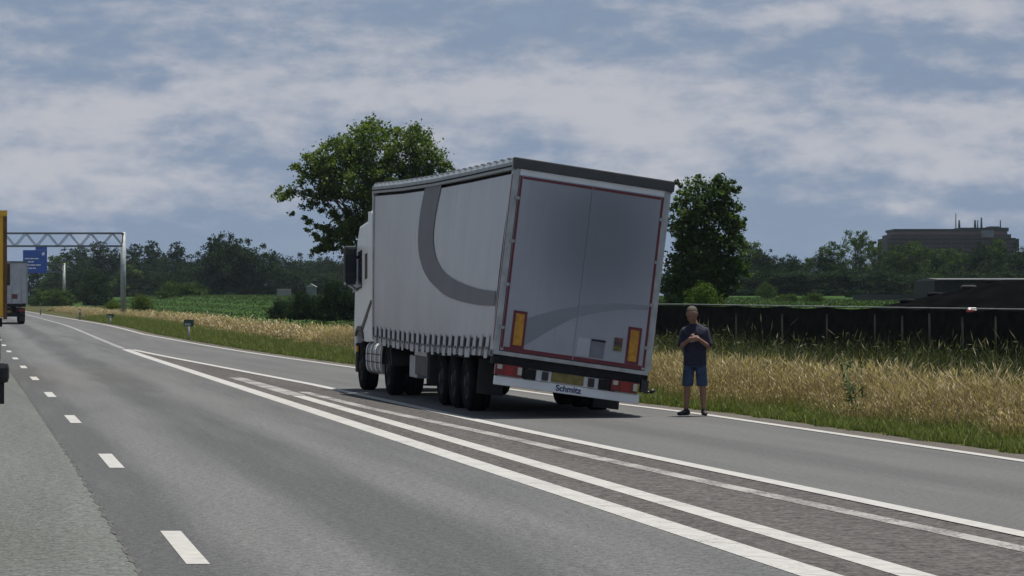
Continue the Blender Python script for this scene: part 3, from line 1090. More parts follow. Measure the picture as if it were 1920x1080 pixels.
# ------------------------------------------------------------------ far building, shed, silage heap, netting fence
def flat_building():
    Y = 900.0
    k = FPX / Y
    X = lambda px: (px - 960) / k
    Z = lambda py: CAM_H + (HOR - py) / k
    t = empty('office_block', (0, Y, 2.0), 0, 'long dark flat roofed brick building with masts above the right hand trees', 'building')
    b = lambda x0, x1, y0, y1, d0, d1: MB().box(X(x0), X(x1), d0, d1, Z(y1) - 2, Z(y0) - 2)
    b(1664, 1905, 446, 545, 0, 24).build('wall', M['brick'], t)
    b(1672, 1897, 439, 446, 1.0, 23).build('wall', M['brick'], t)
    b(1680, 1800, 433.5, 439, 2.0, 22).build('wall', M['pink_band'], t)
    b(1800, 1891, 433.5, 439, 2.0, 22).build('wall', M['pink_band'], t)
    b(1678, 1802, 429, 433.5, 1.5, 23).build('roof', M['roof_dark'], t)
    b(1802, 1893, 426.5, 433.5, 1.5, 23).build('roof', M['roof_dark'], t)
    b(1862, 1880, 423.5, 426.5, 6, 14).build('roof_plant', M['roof_dark'], t)
    b(1896, 1915, 447, 470, 4, 20).build('annexe', M['roof_dark'], t)
    b(1840, 1863, 432, 445, -0.6, 0).build('stair_tower', mat('pale_concrete', (0.13, 0.14, 0.17), .9, var=.1, scale=.5), t)
    for y0, y1 in ((447.5, 450.5), (455, 458.5), (462.5, 466), (470, 474)):
        for i in range(12):
            x0 = 1667 + i * 19.7
            if 1835 < x0 + 8 < 1866 and y0 < 446:
                continue
            b(x0, x0 + 17.5, y0, y1, -0.12, -0.004).build('window', M['win_band'], t)
    for x, y0, r in ((1801.5, 398, .22), (1808, 411, .5), (1838, 411, .55), (1843, 411, .3), (1850, 406, .45), (1886, 411, .3)):
        MB().tube((X(x), 10, Z(432) - 2), (X(x), 10, Z(y0) - 2), r * 0.8, r * 0.55, 8).build('mast', M['roof_dark'], t)


flat_building()


def shed():
    Y = 240.0
    k = FPX / Y
    X = lambda px: (px - 960) / k
    z0 = 1.2
    Z = lambda py: CAM_H + (HOR - py) / k - z0
    t = empty('low_shed', (0, Y, z0), 0, 'low dull shed with a pale roof edge behind the black heap', 'shed')
    MB().box(X(1752), X(2000), 0, 12, -0.6, Z(526)).build('wall', M['shed_wall'], t)
    MB().prism([(-0.5, Z(524)), (6, Z(520.5)), (12.5, Z(524)), (12.5, Z(526) + .02), (-0.5, Z(526) + .02)], 0, X(1757), X(2003)).build('roof', M['shed_roof'], t)
    for x in (1772, 1806, 1842, 1880, 1915):
        MB().box(X(x), X(x + 16), -0.05, -0.004, -0.5, Z(532)).build('door_panel', M['roof_dark'], t)
    w_ = empty('low_wall', (0, 252, 1.4), 0, 'thin pale concrete wall edge left of the low shed', 'wall')
    kk = FPX / 252
    MB().box((1600 - 960) / kk, (1762 - 960) / kk, 0, 0.4, -0.3, CAM_H + (HOR - 552.3) / kk - 1.4).build('panel', M['shed_roof'], w_)


shed()


def silage():
    Y = 108.0
    k = FPX / Y
    X = lambda px: (px - 960) / k
    Z = lambda py: CAM_H + (HOR - py) / k
    prof = [(1600, 583), (1640, 579), (1690, 568), (1740, 556), (1790, 545), (1815, 540), (1840, 531), (1870, 526.5), (1940, 524), (2100, 522), (2300, 560), (2350, 590)]
    t = empty('silage_heap', (0, Y, 0.9), 0, 'large black sheeted heap sloping up behind the netting fence', 'heap')
    rows = []
    for j, (dy, f) in enumerate([(-5.2, 0.0), (-3.6, 0.45), (-2.0, 0.82), (-0.6, 0.98), (1.5, 1.0), (4, 0.9), (7, 0.3), (8, 0.0)]):
        rows.append([(X(px) * (1 + dy / Y * .6), dy, 0.05 + max(0.0, Z(py) - 0.95) * f + random.uniform(-.03, .03)) for px, py in prof])
    n = len(prof)
    v = [p for r_ in rows for p in r_]
    q = [(j * n + i, j * n + i + 1, (j + 1) * n + i + 1, (j + 1) * n + i) for j in range(len(rows) - 1) for i in range(n - 1)]
    np_mesh('sheet', v, quads=q, material=M['silage'], parent=t, smooth=True)
    # used tyres lying along the heap to weigh the sheet down
    ty = None
    for px, py in ((1815, 540.5), (1700, 566), (1752, 554), (1862, 530)):
        mb = MB()
        prof_t = [(0.2 + 0.11 * math.cos(a), 0.09 * math.sin(a)) for a in np.linspace(0, 2 * math.pi, 9)]
        o = empty('weight_tyre', (X(px) , Y - 0.2, Z(py) + .03), 0, {1815: 'pale dusty tyre on the step of the black heap', 1700: 'tyre lowest on the slope of the black heap',
                  1752: 'tyre halfway up the slope of the black heap', 1862: 'tyre near the top of the black heap'}[px], 'tyre', 'tyres weighing down the black sheet')
        mb.lathe(prof_t, (0, 0, 0), 'z', 14).build('tread', M['rubber'] if px != 1815 else M['post'], o)


silage()


def netting_fence():
    # runs from behind the trailer to the right of the frame, about 9 m from the slip road
    A, B = Vector(((1225 - 960) / FPX * 88, 88, 0)), Vector(((2010 - 960) / FPX * 66, 66, 0))
    ztop = lambda px, Y: CAM_H + (HOR - np.interp(px, [1225, 1300, 1640, 1920, 2010], [571, 571.5, 577, 581, 582])) / FPX * Y
    posts = [1225, 1300, 1380, 1466, 1550, 1640, 1691, 1742, 1804, 1866, 1930, 2010, 2090, 2180, 2290, 2420, 2580]
    t = empty('netting_fence', (A.x, A.y, 0), 0, 'long black netting fence on thin posts beyond the roadside weeds', 'fence')
    pts = []
    for px in posts:
        s = (px - 960) / FPX          # X = s*Y on the line A-B
        u = (s * A.y - A.x) / ((B.x - A.x) - s * (B.y - A.y))
        p = A.lerp(B, u)
        pts.append((p, float(ztop(px, p.y))))
    o = Vector((A.x, A.y, 0))
    for i, (p, zt) in enumerate(pts):
        q = p - o
        MB().tube((q.x, q.y - 0.06, -0.3), (q.x, q.y - 0.06, zt - 0.12 + random.uniform(-.1, .06)), 0.026, 0.024, 7).build('post', M['post'], t)
    for i in range(len(pts) - 1):
        (p, za), (r_, zb) = pts[i], pts[i + 1]
        vs, qs = [], []
        n = 10
        for j in range(n + 1):
            f = j / n
            c = p.lerp(r_, f) - o
            sag = 0.05 * math.sin(math.pi * f)
            for h in range(5):
                zz = -0.3 + (za + (zb - za) * f - sag + 0.3) * h / 4
                bul = 0.05 * math.sin(7 * f + i) * math.sin(math.pi * h / 4)
                vs.append((c.x, c.y + bul, zz))
        for j in range(n):
            for h in range(4):
                a = j * 5 + h
                qs.append((a, a + 5, a + 6, a + 1))
        m_ = np_mesh('net_panel', vs, quads=qs, material=M['net'], parent=t, smooth=True)
        MB().tube(p - o + Vector((0, -.02, za + .012)), r_ - o + Vector((0, -.02, zb + .012)), 0.016, n=6).build('rail', M['dark_steel'], t)
    # a red and white folded sheet hung over the rail
    px = 1819
    s = (px - 960) / FPX
    u = (s * A.y - A.x) / ((B.x - A.x) - s * (B.y - A.y))
    p = A.lerp(B, u)
    zt = float(ztop(px, p.y))
    tt = empty('folded_tarpaulin', (p.x, p.y, zt), 0, 'small red and white sheet folded over the top of the netting fence', 'tarpaulin')
    MB().prism([(-.10, -.03), (-.08, .02), (0, .035), (.08, .03), (.11, -.02)], 0, -0.05, 0.14).build('white_fold', M['white_tarp'], tt)
    MB().prism([(-.14, -.07), (-.135, -.02), (-.10, -.02), (-.10, -.07)], 0, -0.11, 0.09).build('red_flap', M['red_tarp'], tt)


netting_fence()


# ------------------------------------------------------------------ gantries and roadside signs
def gantry(Y, px_post, top, bottom, length, label, post_r, bay, sign=False):
    k = FPX / Y
    X0 = (px_post - 960) / k
    zr = float(rise(Y)) + 0.1
    zt, zb = CAM_H + (HOR - top) / k, CAM_H + (HOR - bottom) / k
    t = empty('sign_gantry', (X0, Y, zr), 0, label, 'gantry')
    zt -= zr
    zb -= zr
    dep = 1.0
    cr = 0.06
    for x in (0, -length):
        MB().tube((x, 0, -0.3), (x, 0, zt + 0.1), post_r, post_r * 0.92, 12).build('post', M['steel'], t)
        MB().tube((x, -dep / 2 - .1, zt - .04), (x, dep / 2 + .1, zt - .04), 0.12, n=8).build('cap', M['dark_steel'], t)
    for yy in (-dep / 2, dep / 2):
        MB().bar((-length, yy, zt), (0, yy, zt), cr * 2, cr * 2.4).build('top_chord', M['dark_steel'], t)
        MB().bar((-length, yy, zb), (0, yy, zb), cr * 2, cr * 2.4).build('bottom_chord', M['dark_steel'], t)
        n = int(length / bay)
        for i in range(n):
            x0 = -i * length / n
            x1 = -(i + 1) * length / n
            xm = (x0 + x1) / 2
            for a, b in ((x0, xm), (x1, xm)):
                MB().bar((a, yy, zb), (b, yy, zt), 0.06, 0.06).build('brace', M['dark_steel'], t)
    return t, zt, zb, k, X0, zr


t1, *_ = gantry(250, 231, 437.5, 461.5, 31.5, 'large grey lattice gantry on a thick post spanning the motorway', 0.24, 1.85)
Yg = 440
t2, zt, zb, k2, X2, zr2 = gantry(Yg, 120, 495, 510, 30, 'smaller distant gantry behind the lattice gantry, on a thin post', 0.22, 2.4)
sg = empty('direction_sign', ((67 - 960) / k2, Yg - 0.75, zr2 + zb), 0, 'blue direction sign with white lettering mounted on the distant gantry', 'sign')
hx, hy = 22.5 / k2, 1 / k2
MB().box(-hx, hx, 0, .12, -2 * hy, 41 * hy).build('panel', M['sign_blue'], sg, bevel=.02)
MB().box(1 / k2, hx, 0.001, .118, 41.2 * hy, 49 * hy).build('number_panel', M['sign_blue'], sg, bevel=.02)
for x0, x1, y0, y1 in ((-19, 8, 24, 26), (-19, -1, 18, 20), (-19, 12, 12, 14), (-19, 3, 6, 8)):
    for j in range(3):
        a = x0 + (x1 - x0) * j / 3
        MB().box(a / k2, (a + (x1 - x0) / 3 - 1.2) / k2, -0.012, -0.003, y0 / k2, y1 / k2).build('lettering', M['sign_white'], sg)
MB().prism([(14 / k2, 30 / k2), (19 / k2, 33 / k2), (17 / k2, 38 / k2), (12.5 / k2, 35 / k2)], 1, -0.012, -0.003).build('arrow', M['sign_white'], sg)


def marker(px, py, wpx, hpx, Y, label, back=False):
    k = FPX / Y
    X = (px - 960) / k
    s = X - float(edgeF(Y))
    z0 = float(land_z(max(s, 0.7), Y))
    zc = CAM_H + (HOR - py) / k - z0
    t = empty('kilometre_marker', (X, Y, z0), 0, label, 'road marker')
    MB().box(-wpx / 2 / k, wpx / 2 / k, -.02, .02, zc - hpx / 2 / k, zc + hpx / 2 / k).build('plate', M['sign_green'], t, bevel=.008)
    MB().tube((0, .05, -.2), (0, .05, zc), 0.045, n=8).build('post', M['steel'], t)
    MB().box(-wpx / 2 / k * .8, wpx / 2 / k * .35, -.026, -.0205, zc - hpx / 2 / k * .75, zc - hpx / 2 / k * .1).build('pale_strip', M['grey_box'], t)


marker(354, 605.5, 19, 13, 130, 'green roadside marker plate on a post left of the lorry')
marker(207, 592, 13, 7, 186, 'smaller green marker plate further along the verge')
for px, Y, lb in ((150, 225, 'thin dark marker post far along the verge under the gantry'), (76, 300, 'thin dark marker post near the bend beside the box trailer')):
    X = (px - 960) / FPX * Y
    z0 = float(land_z(max(1.0, X - float(edgeF(Y))), Y))
    t = empty('marker_post', (X, Y, z0), 0, lb, 'marker post')
    MB().prism([(-.06, -.2), (.06, -.2), (.06, .85), (-.06, .95)], 1, -.04, .04).build('body', M['dark_steel'], t)
    MB().box(-.04, .04, -.046, -.0405, .62, .78).build('reflector', M['sign_white'], t)
pb = empty('notice_board', ((532.5 - 960) / FPX * 172, 172, 0.6), 0, 'pale square board on posts above the dark hedge', 'board')
kb = FPX / 172
zb_ = CAM_H + (HOR - 542) / kb - .6
MB().box(-13 / kb, 13 / kb, 0, .08, zb_ - 12 / kb, zb_).build('panel', mat('pale_board', (.24, .235, .23), .7, var=.1, scale=3), pb, bevel=.01)
for x in (-11, 11):
    MB().tube((x / kb, .12, -.3), (x / kb, .12, zb_ - .05), .05, n=7).build('post', M['post'], pb)
cb_ = empty('pale_shed', ((583 - 960) / FPX * 230, 230, 1.0), 0, 'small pale shed peeping out of the trees left of the lorry', 'shed')
kb = FPX / 230
zq = CAM_H + (HOR - 538) / kb - 1
MB().box(-9 / kb, 9 / kb, 0, .9, 0, zq).build('wall', mat('pale_render', (.17, .18, .19), .8, var=.1, scale=2), cb_)
MB().prism([(-11 / kb, zq), (11 / kb, zq), (0, zq + 6 / kb)], 1, -.1, 1.0).build('roof', M['grey_box'], cb_)


# ------------------------------------------------------------------ wheels
def wheel(parent, x, y, z, r=0.5, wdt=0.33, side=-1, dual=False, name='wheel'):
    """wheel lying along x; side=-1: outer face towards -x. wheel > tyre, rim"""
    t = empty(name, (x, y, z))
    t.parent = parent
    a, b = (0, wdt) if side < 0 else (-wdt, 0)
    rr = r
    prof = [(rr * .60, a + .01), (rr * .70, a), (rr * .93, a + .015), (rr * .985, a + .05)]
    nribs = 4
    for i in range(nribs):
        u0 = a + .05 + (wdt - .10) * i / nribs
        u1 = a + .05 + (wdt - .10) * (i + 1) / nribs
        prof += [(rr, u0 + .008), (rr, u1 - .008), (rr * .975, u1 - .006), (rr * .975, u1 + .002)]
    prof += [(rr * .985, b - .05), (rr * .93, b - .015), (rr * .70, b), (rr * .60, b - .01)]
    MB().lathe(prof, (0, 0, 0), 'x', 32).build('tyre', M['rubber'], t)
    f = a if side < 0 else b
    s = 1 if side < 0 else -1
    pr = [(rr * .62, f + s * .02), (rr * .58, f + s * .03), (rr * .53, f + s * .10), (rr * .36, f + s * .13), (rr * .33, f + s * .05), (rr * .20, f + s * .03), (rr * .19, f - s * .01), (0.001, f - s * .012)]
    m = MB().lathe(pr, (0, 0, 0), 'x', 24)
    m.lathe([(rr * .62, (b if side < 0 else a) - s * .04), (.001, (b if side < 0 else a) - s * .05)], (0, 0, 0), 'x', 20)
    for k in range(10):
        q = 2 * math.pi * k / 10
        m.tube((f + s * .125, rr * .445 * math.cos(q), rr * .445 * math.sin(q)), (f + s * .085, rr * .445 * math.cos(q), rr * .445 * math.sin(q)), .018, n=6)
    m.build('rim', M['rim'], t)
    return t


# ------------------------------------------------------------------ the leaning lorry
YAW = R(11.4)
TL = 12.8       # trailer length
TW = 2.58       # width
TH = 3.0        # body height above the floor line
lorry = empty('articulated_lorry', (-0.275, 47.0, 0.0), YAW,
              'white curtain sided articulated lorry leaning to the right, stopped on the slip road', 'lorry')


def T(u, v, w_):
    """Trailer shape space -> lorry space: the body leans to the right at the rear and straightens towards the cab."""
    t = min(max(v / TL, -0.1), 1.05)
    k = (1 - min(t, 1.0)) ** 1.35
    a = R(0.4 + 7.7 * k)
    b = R(0.2 + 6.6 * k)
    wl = np.interp(t, [-0.1, 0, .25, .5, .75, 1, 1.05], [1.15, 1.145, 1.115, 1.105, 1.135, 1.20, 1.21])
    return (u * math.cos(a) + w_ * math.sin(b), v, wl - u * math.sin(a) + w_ * math.cos(b))


def tb(x0, x1, y0, y1, z0, z1, name, m, parent=lorry, seg=1, bevel=0.0):
    return MB().box(x0, x1, y0, y1, z0, z1, seg).build(name, m, parent, fn=T, bevel=bevel)


# side curtains: gently billowing sheets with folds
def curtain(u0, sgn, name='side_curtain'):
    nv, nw = 90, 14
    vs = []
    for i in range(nv + 1):
        v = 0.16 + (TL - 0.24) * i / nv
        for j in range(nw + 1):
            h = j / nw
            w_ = -0.05 + (TH - 0.14) * h
            bul = 0.035 * math.sin(math.pi * h) * (0.6 + 0.4 * math.sin(v * 1.9)) + 0.006 * math.sin(v * 5.1) * (1 - h) + 0.0015 * math.sin(v * 11 + 2 * h)
            vs.append(T(u0 + sgn * (bul + 0.012), v, w_))
    q = [(i * (nw + 1) + j, (i + 1) * (nw + 1) + j, (i + 1) * (nw + 1) + j + 1, i * (nw + 1) + j + 1) for i in range(nv) for j in range(nw)]
    return np_mesh(name, vs, quads=q, material=M['curtain'], parent=lorry, smooth=True)


curL = curtain(0.0, -1)
curR = curtain(TW, 1)
tb(0.06, TW - 0.06, 0.1, TL - 0.05, 0.0, TH - 0.06, 'cargo_core', M['chassis'], seg=24)


def curtain_bulge(v, w_):
    h = (w_ + 0.05) / (TH - 0.14)
    return 0.035 * math.sin(math.pi * max(0, min(1, h))) * (0.6 + 0.4 * math.sin(v * 1.9)) + 0.006 * math.sin(v * 5.1) * (1 - h) + 0.0015 * math.sin(v * 11 + 2 * h) + 0.012


# big printed hook shaped stripe on the left curtain (outline measured on the side: v from the rear, w above the floor)
def stripe_left():
    def px2vw(px, py):
        # ray through the picture point hits the trailer's left side
        best = None
        lo, hi = 0.0, TL
        for _ in range(50):
            v = 0.5 * (lo + hi)
            # find w for row py, then compare the column
            w_ = 1.5
            for _k in range(6):
                x, y_, z = T(0, v, w_)
                wx = -0.275 + x * math.cos(YAW) - y_ * math.sin(YAW)
                wy = 47.0 + x * math.sin(YAW) + y_ * math.cos(YAW)
                zt = CAM_H + (HOR - py) / FPX * wy
                w_ += zt - z
            if 960 + FPX * wx / wy > px:
                lo = v
            else:
                hi = v
        return v, w_
    outer = [(800, 349), (793, 385), (788, 430), (789, 470), (796, 503), (812, 532), (838, 554), (872, 567), (905, 573), (936, 574)]
    inner = [(831, 346), (822, 385), (815, 430), (815, 465), (822, 490), (838, 512), (861, 527), (886, 538), (910, 544), (938, 547)]
    O = [px2vw(*p) for p in outer]
    I = [px2vw(*p) for p in inner]

    def dens(A, n=46):
        A = np.array(A)
        d = np.concatenate([[0], np.cumsum(np.hypot(*np.diff(A, axis=0).T))])
        s = np.linspace(0, d[-1], n)
        out_ = np.stack([np.interp(s, d, A[:, 0]), np.interp(s, d, A[:, 1])], 1)
        for _ in range(3):
            out_[1:-1] = 0.25 * out_[:-2] + 0.5 * out_[1:-1] + 0.25 * out_[2:]
        return out_
    O, I = dens(O), dens(I)
    vs, qs = [], []
    nx = 6
    for i in range(len(O)):
        for j in range(nx + 1):
            f = j / nx
            v = max(0.2, O[i][0] * (1 - f) + I[i][0] * f)
            w_ = O[i][1] * (1 - f) + I[i][1] * f
            w_ = min(w_, TH - 0.12)
            vs.append(T(-curtain_bulge(v, w_) - 0.014, v, w_))
    for i in range(len(O) - 1):
        for j in range(nx):
            a = i * (nx + 1) + j
            qs.append((a, a + nx + 1, a + nx + 2, a + 1))
    return np_mesh('printed_stripe', vs, quads=qs, material=M['stripe'], parent=curL, smooth=True)


stripe_left()

# lower hem with tensioning straps and buckles, both sides
for u0, sgn, par in ((0.0, -1, curL), (TW, 1, curR)):
    a, b = (u0 + sgn * 0.035, u0 + sgn * 0.025)
    mb = MB()
    mb.box(min(a, b), max(a, b), 0.16, TL - 0.1, -0.14, -0.06, 40).build('hem', M['dark_steel'], par, fn=T)
    mb = MB()
    mb.box(u0 - .01 if sgn < 0 else u0 - .05, u0 + .05 if sgn < 0 else u0 + .01, 0.1, TL - 0.05, -0.15, -0.02, 24).build('floor_rail', M['alu'], par, fn=T)
    n = 22
    proto_s = None
    for i in range(n):
        v = 0.45 + (TL - 0.9) * i / (n - 1)
        m = MB()
        x0, x1 = sorted((u0 + sgn * 0.040, u0 + sgn * 0.052))
        m.box(x0, x1, v - .12, v + .12, -0.02, 0.17)
        m.box(x0, x1, v - .15 + .08 * random.uniform(-1, 1), v + .14 + .06 * random.uniform(-1, 1), -0.15 - .05 * random.random(), -0.045)
        m.build('strap', M['strap'], par, fn=T)
        x0, x1 = sorted((u0 + sgn * 0.053, u0 + sgn * 0.075))
        MB().box(x0, x1, v - .09, v + .09, -0.05, -0.015).build('buckle', M['dark_steel'], par, fn=T)
        x0, x1 = sorted((u0 + sgn * 0.030, u0 + sgn * 0.044))
        MB().box(x0, x1, v + .22 + .03 * random.random(), v + .33, -0.04, 0.13 + .03 * random.random()).build('painted_shade_line', M['chassis'], par, fn=T)  # black sliver standing in for the shadow line between two straps

# roof and rails
tb(-0.02, TW + 0.02, -0.02, TL, TH + 0.002, TH + 0.05, 'roof', M['white_body'], seg=24)
tb(-0.055, 0.02, 0.0, TL - 0.02, TH - 0.13, TH - 0.002, 'roof_rail', M['grey_box'], seg=24)
tb(TW - 0.02, TW + 0.055, 0.0, TL - 0.02, TH - 0.13, TH - 0.002, 'roof_rail', M['grey_box'], seg=24)
tb(-0.065, -0.056, 0.05, TL - 0.05, TH - 0.085, TH - 0.062, 'rail_groove', M['chassis'], seg=24)
for i in range(26):
    v = 0.3 + i * 0.48
    tb(-0.06, 0.03, v, v + .16, TH + 0.052, TH + 0.075, 'roof_clip', M['grey_box'])
tb(0.0, TW, TL - 0.04, TL + 0.03, -0.05, TH, 'front_wall', M['white_body'])
tb(-0.05, 0.04, TL - 0.1, TL + 0.035, -0.1, TH + 0.02, 'corner_post', M['alu'])
tb(TW - 0.04, TW + 0.05, TL - 0.1, TL + 0.035, -0.1, TH + 0.02, 'corner_post', M['alu'])

# rear frame
tb(-0.03, 0.075, 0.0, 0.14, -0.05, TH + 0.0, 'corner_post', M['alu'])
tb(TW - 0.075, TW + 0.03, 0.0, 0.14, -0.05, TH + 0.0, 'corner_post', M['alu'])
tb(-0.05, TW + 0.07, -0.05, 0.10, TH - 0.10, TH + 0.075, 'roof_cap', mat('dark_grey_roof_cap', (0.050, 0.052, 0.057), .6, var=.15, scale=4), bevel=.02)
tb(0.08, TW - 0.08, -0.012, 0.06, TH - 0.20, TH - 0.102, 'header', M['white_body'])
tb(0.0, TW, -0.012, 0.16, -0.12, -0.05, 'rear_sill', M['alu'], bevel=.01)

DZ0, DZ1 = -0.04, TH - 0.205


def door(x0, x1):
    o = MB().box(x0, x1, -0.03, 0.02, DZ0, DZ1).build('rear_door', M['door'], lorry, fn=T, bevel=0.006)
    me = o.data
    l = me.uv_layers.new(name='UVMap')
    inv = []
    # uv in metres measured on the leaning door: x from the left post, y from the sill
    A0, A1, A2 = Vector(T(0, 0, 0)), Vector(T(1, 0, 0)), Vector(T(0, 0, 1))
    e1, e2 = A1 - A0, A2 - A0
    for lp in me.loops:
        p = me.vertices[lp.vertex_index].co - A0
        l.data[lp.index].uv = (p.dot(e1), p.dot(e2))
    return o


mid = TW * 0.5
d1 = door(0.085, mid - 0.0015)
d2 = door(mid + 0.0015, TW - 0.085)


def on_door(x0, x1, z0, z1, name, m, par, d=0.006, y=-0.03):
    return MB().box(x0, x1, y - d, y - 0.0005, z0, z1).build(name, m, par, fn=T)


tp = 0.038
on_door(0.086, 0.086 + tp, 0.0, DZ1 - .01, 'reflective_tape', M['red_tape'], d1)
on_door(0.135, mid - .01, DZ0 + .002, DZ0 + .002 + .062, 'reflective_tape', M['red_tape'], d1)
on_door(0.135, mid - .01, DZ1 - .012 - tp, DZ1 - .012, 'reflective_tape', M['red_tape'], d1)
on_door(TW - 0.086 - tp, TW - 0.086, 0.0, DZ1 - .01, 'reflective_tape', M['red_tape'], d2)
on_door(mid + .01, TW - 0.135, DZ0 + .002, DZ0 + .002 + .062, 'reflective_tape', M['red_tape'], d2)
on_door(mid + .01, TW - 0.135, DZ1 - .012 - tp, DZ1 - .012, 'reflective_tape', M['red_tape'], d2)
MB().box(-0.034, -0.0305, 0.02, 0.07, 0.1, TH - .2).build('reflective_tape', M['red_tape'], lorry, fn=T)


def arc_print(par, xa, xb):
    """pale grey swoosh across both doors: thick at the left, thin to the right"""
    vs, qs = [], []
    n = 22
    for i in range(n + 1):
        f = i / n
        x = xa + (xb - xa) * f
        g_ = (x - 0.36) / 2.05
        top_ = 0.47 + 0.42 * (1 - (1 - min(1, g_ * 1.12)) ** 2.0) + 0.12 * g_
        bot_ = top_ - (0.30 - 0.22 * min(1, g_ * 1.15)) + (-0.16 if g_ < 0.06 else -0.16 * max(0, 1 - (g_ - 0.06) / .35))
        vs += [T(x, -0.0325, bot_), T(x, -0.0325, top_)]
    for i in range(n):
        a = 2 * i
        qs.append((a, a + 2, a + 3, a + 1))
    np_mesh('printed_arc', vs, quads=qs, material=M['door_stripe'], parent=par)


arc_print(d1, 0.40, mid - .01)
arc_print(d2, mid + .01, TW - .14)


def marker_board(x0, z0, par):
    o = on_door(x0, x0 + .225, z0, z0 + .60, 'marker_board', M['red_tape'], par, d=0.014)
    on_door(x0 + .040, x0 + .185, z0 + .045, z0 + .555, 'amber_panel', M['amber'], o, d=0.0035, y=-0.0445)
    return o


def sub(o, par):
    o.parent = par


marker_board(0.235, 0.026, d1)
marker_board(2.155, 0.030, d2)
on_door(1.93, 2.09, 0.20, 0.43, 'sticker', mat('white_sticker', (.30, .30, .29), .5), d2, .0075)
st = on_door(1.94, 2.08, 0.305, 0.422, 'sticker_picture', mat('dark_sticker_print', (.022, .018, .02), .5, color2=(.20, .06, .06), scale=12), d2, .003, -.038)
on_door(1.94, 2.08, 0.208, 0.3035, 'sticker_picture', mat('olive_sticker_print', (.025, .026, .012), .5, color2=(.17, .14, .03), scale=12), d2, .003, -.038)
on_door(1.56, 1.79, 0.05, 0.34, 'plate', mat('slate_grey_plate', (.135, .14, .17), .5, var=.12, scale=5), d2, .012)
on_door(1.57, 1.80, 0.315, 0.345, 'plate_clip', M['chassis'], d2, .02)
on_door(1.335, 1.55, 0.045, 0.34, 'pale_panel', mat('pale_sticker_panel', (.345, .365, .41), .5, var=.05, scale=3), d2, .006)
for x in (0.09, TW - 0.17):
    for z in (.3, 1.0, 1.7, 2.4):
        tb(x - .05 if x < 1 else x + .05, x + .02 if x < 1 else x + .12, -0.05, -0.037, z, z + .05, 'hinge', M['grey_box'])

# chassis and underride bar
tb(0.0, TW, 0.02, 0.30, -0.27, -0.125, 'rear_cross_member', M['chassis'])
tb(0.78, 0.92, 0.1, TL - 0.6, -0.52, -0.16, 'chassis_beam', M['chassis'], seg=12)
tb(TW - 0.92, TW - 0.78, 0.1, TL - 0.6, -0.52, -0.16, 'chassis_beam', M['chassis'], seg=12)
tb(0.05, TW - 0.05, 0.1, TL - 0.1, -0.155, -0.05, 'floor', M['chassis'], seg=20)
bump = tb(0.06, TW - 0.10, 0.03, 0.13, -0.60, -0.455, 'underride_bar', M['white_body'], bevel=.012)
lb_ = tb(0.60, TW - 0.62, 0.05, 0.11, -0.450, -0.275, 'lamp_carrier', M['white_body'], bevel=.008)
tb(0.12, 0.52, 0.05, 0.12, -0.450, -0.44, 'lamp_carrier', M['white_body'])
tb(TW - 0.5, TW - 0.06, 0.05, 0.12, -0.450, -0.44, 'lamp_carrier', M['white_body'])
tb(0.70, 0.80, 0.2, 0.35, -0.55, -0.2, 'bar_bracket', M['chassis'])
tb(TW - 0.80, TW - 0.70, 0.2, 0.35, -0.55, -0.2, 'bar_bracket', M['chassis'])
for x0, flip in ((0.045, 1), (TW - 0.60, -1)):
    o = tb(x0, x0 + .45, -0.01, 0.09, -0.44, -0.26, 'tail_light', M['red_lens'], bevel=.015)
    a, b = ((x0 + .03, x0 + .09), (x0 + .38, x0 + .44))
    tb(a[0], a[1] + .02, -0.018, -0.0105, -0.34, -0.27, 'lens', M['white_lens'], o)
    tb(b[0] - .01, b[1], -0.018, -0.0105, -0.40, -0.28, 'lens', M['white_lens'], o)
    tb(x0 + .16, x0 + .30, -0.016, -0.0105, -0.425, -0.28, 'lens', mat('bright_red_lens', (.24, .012, .012), .25), o)
    g0 = x0 + .50 if flip > 0 else x0 - .20
    tb(g0, g0 + .18, 0.0, 0.045, -0.445, -0.28, 'bracket', M['chassis'])
tb(0.99, 1.53, 0.036, 0.049, -0.435, -0.275, 'number_plate', M['plate'])
for x in (0.83, 1.60):
    tb(x, x + .10, -0.02, 0.048, -0.43, -0.29, 'rubber_buffer', M['black_plastic'], bevel=.01)
# plate characters are blurred in the photograph: raised dark strokes only


def lettering(text, x, z, size, m, name, parent, y=0.0):
    cu = bpy.data.curves.new(name, 'FONT')
    cu.body = text
    cu.size = size
    cu.extrude = 0.0015
    cu.align_x = 'CENTER'
    cu.offset = size * 0.03
    o = bpy.data.objects.new(name, cu)
    COL.objects.link(o)
    dg = bpy.context.evaluated_depsgraph_get()
    me = bpy.data.meshes.new_from_object(o.evaluated_get(dg))
    COL.objects.unlink(o)
    for v in me.vertices:
        v.co = T(x + v.co.x, y - v.co.z, z + v.co.y)
    me.materials.clear()
    me.materials.append(m)
    return link(bpy.data.objects.new(name, me), parent)


lettering('Schmitz', 1.29, -0.562, 0.135, M['blue_letters'], 'lettering', bump, 0.027)

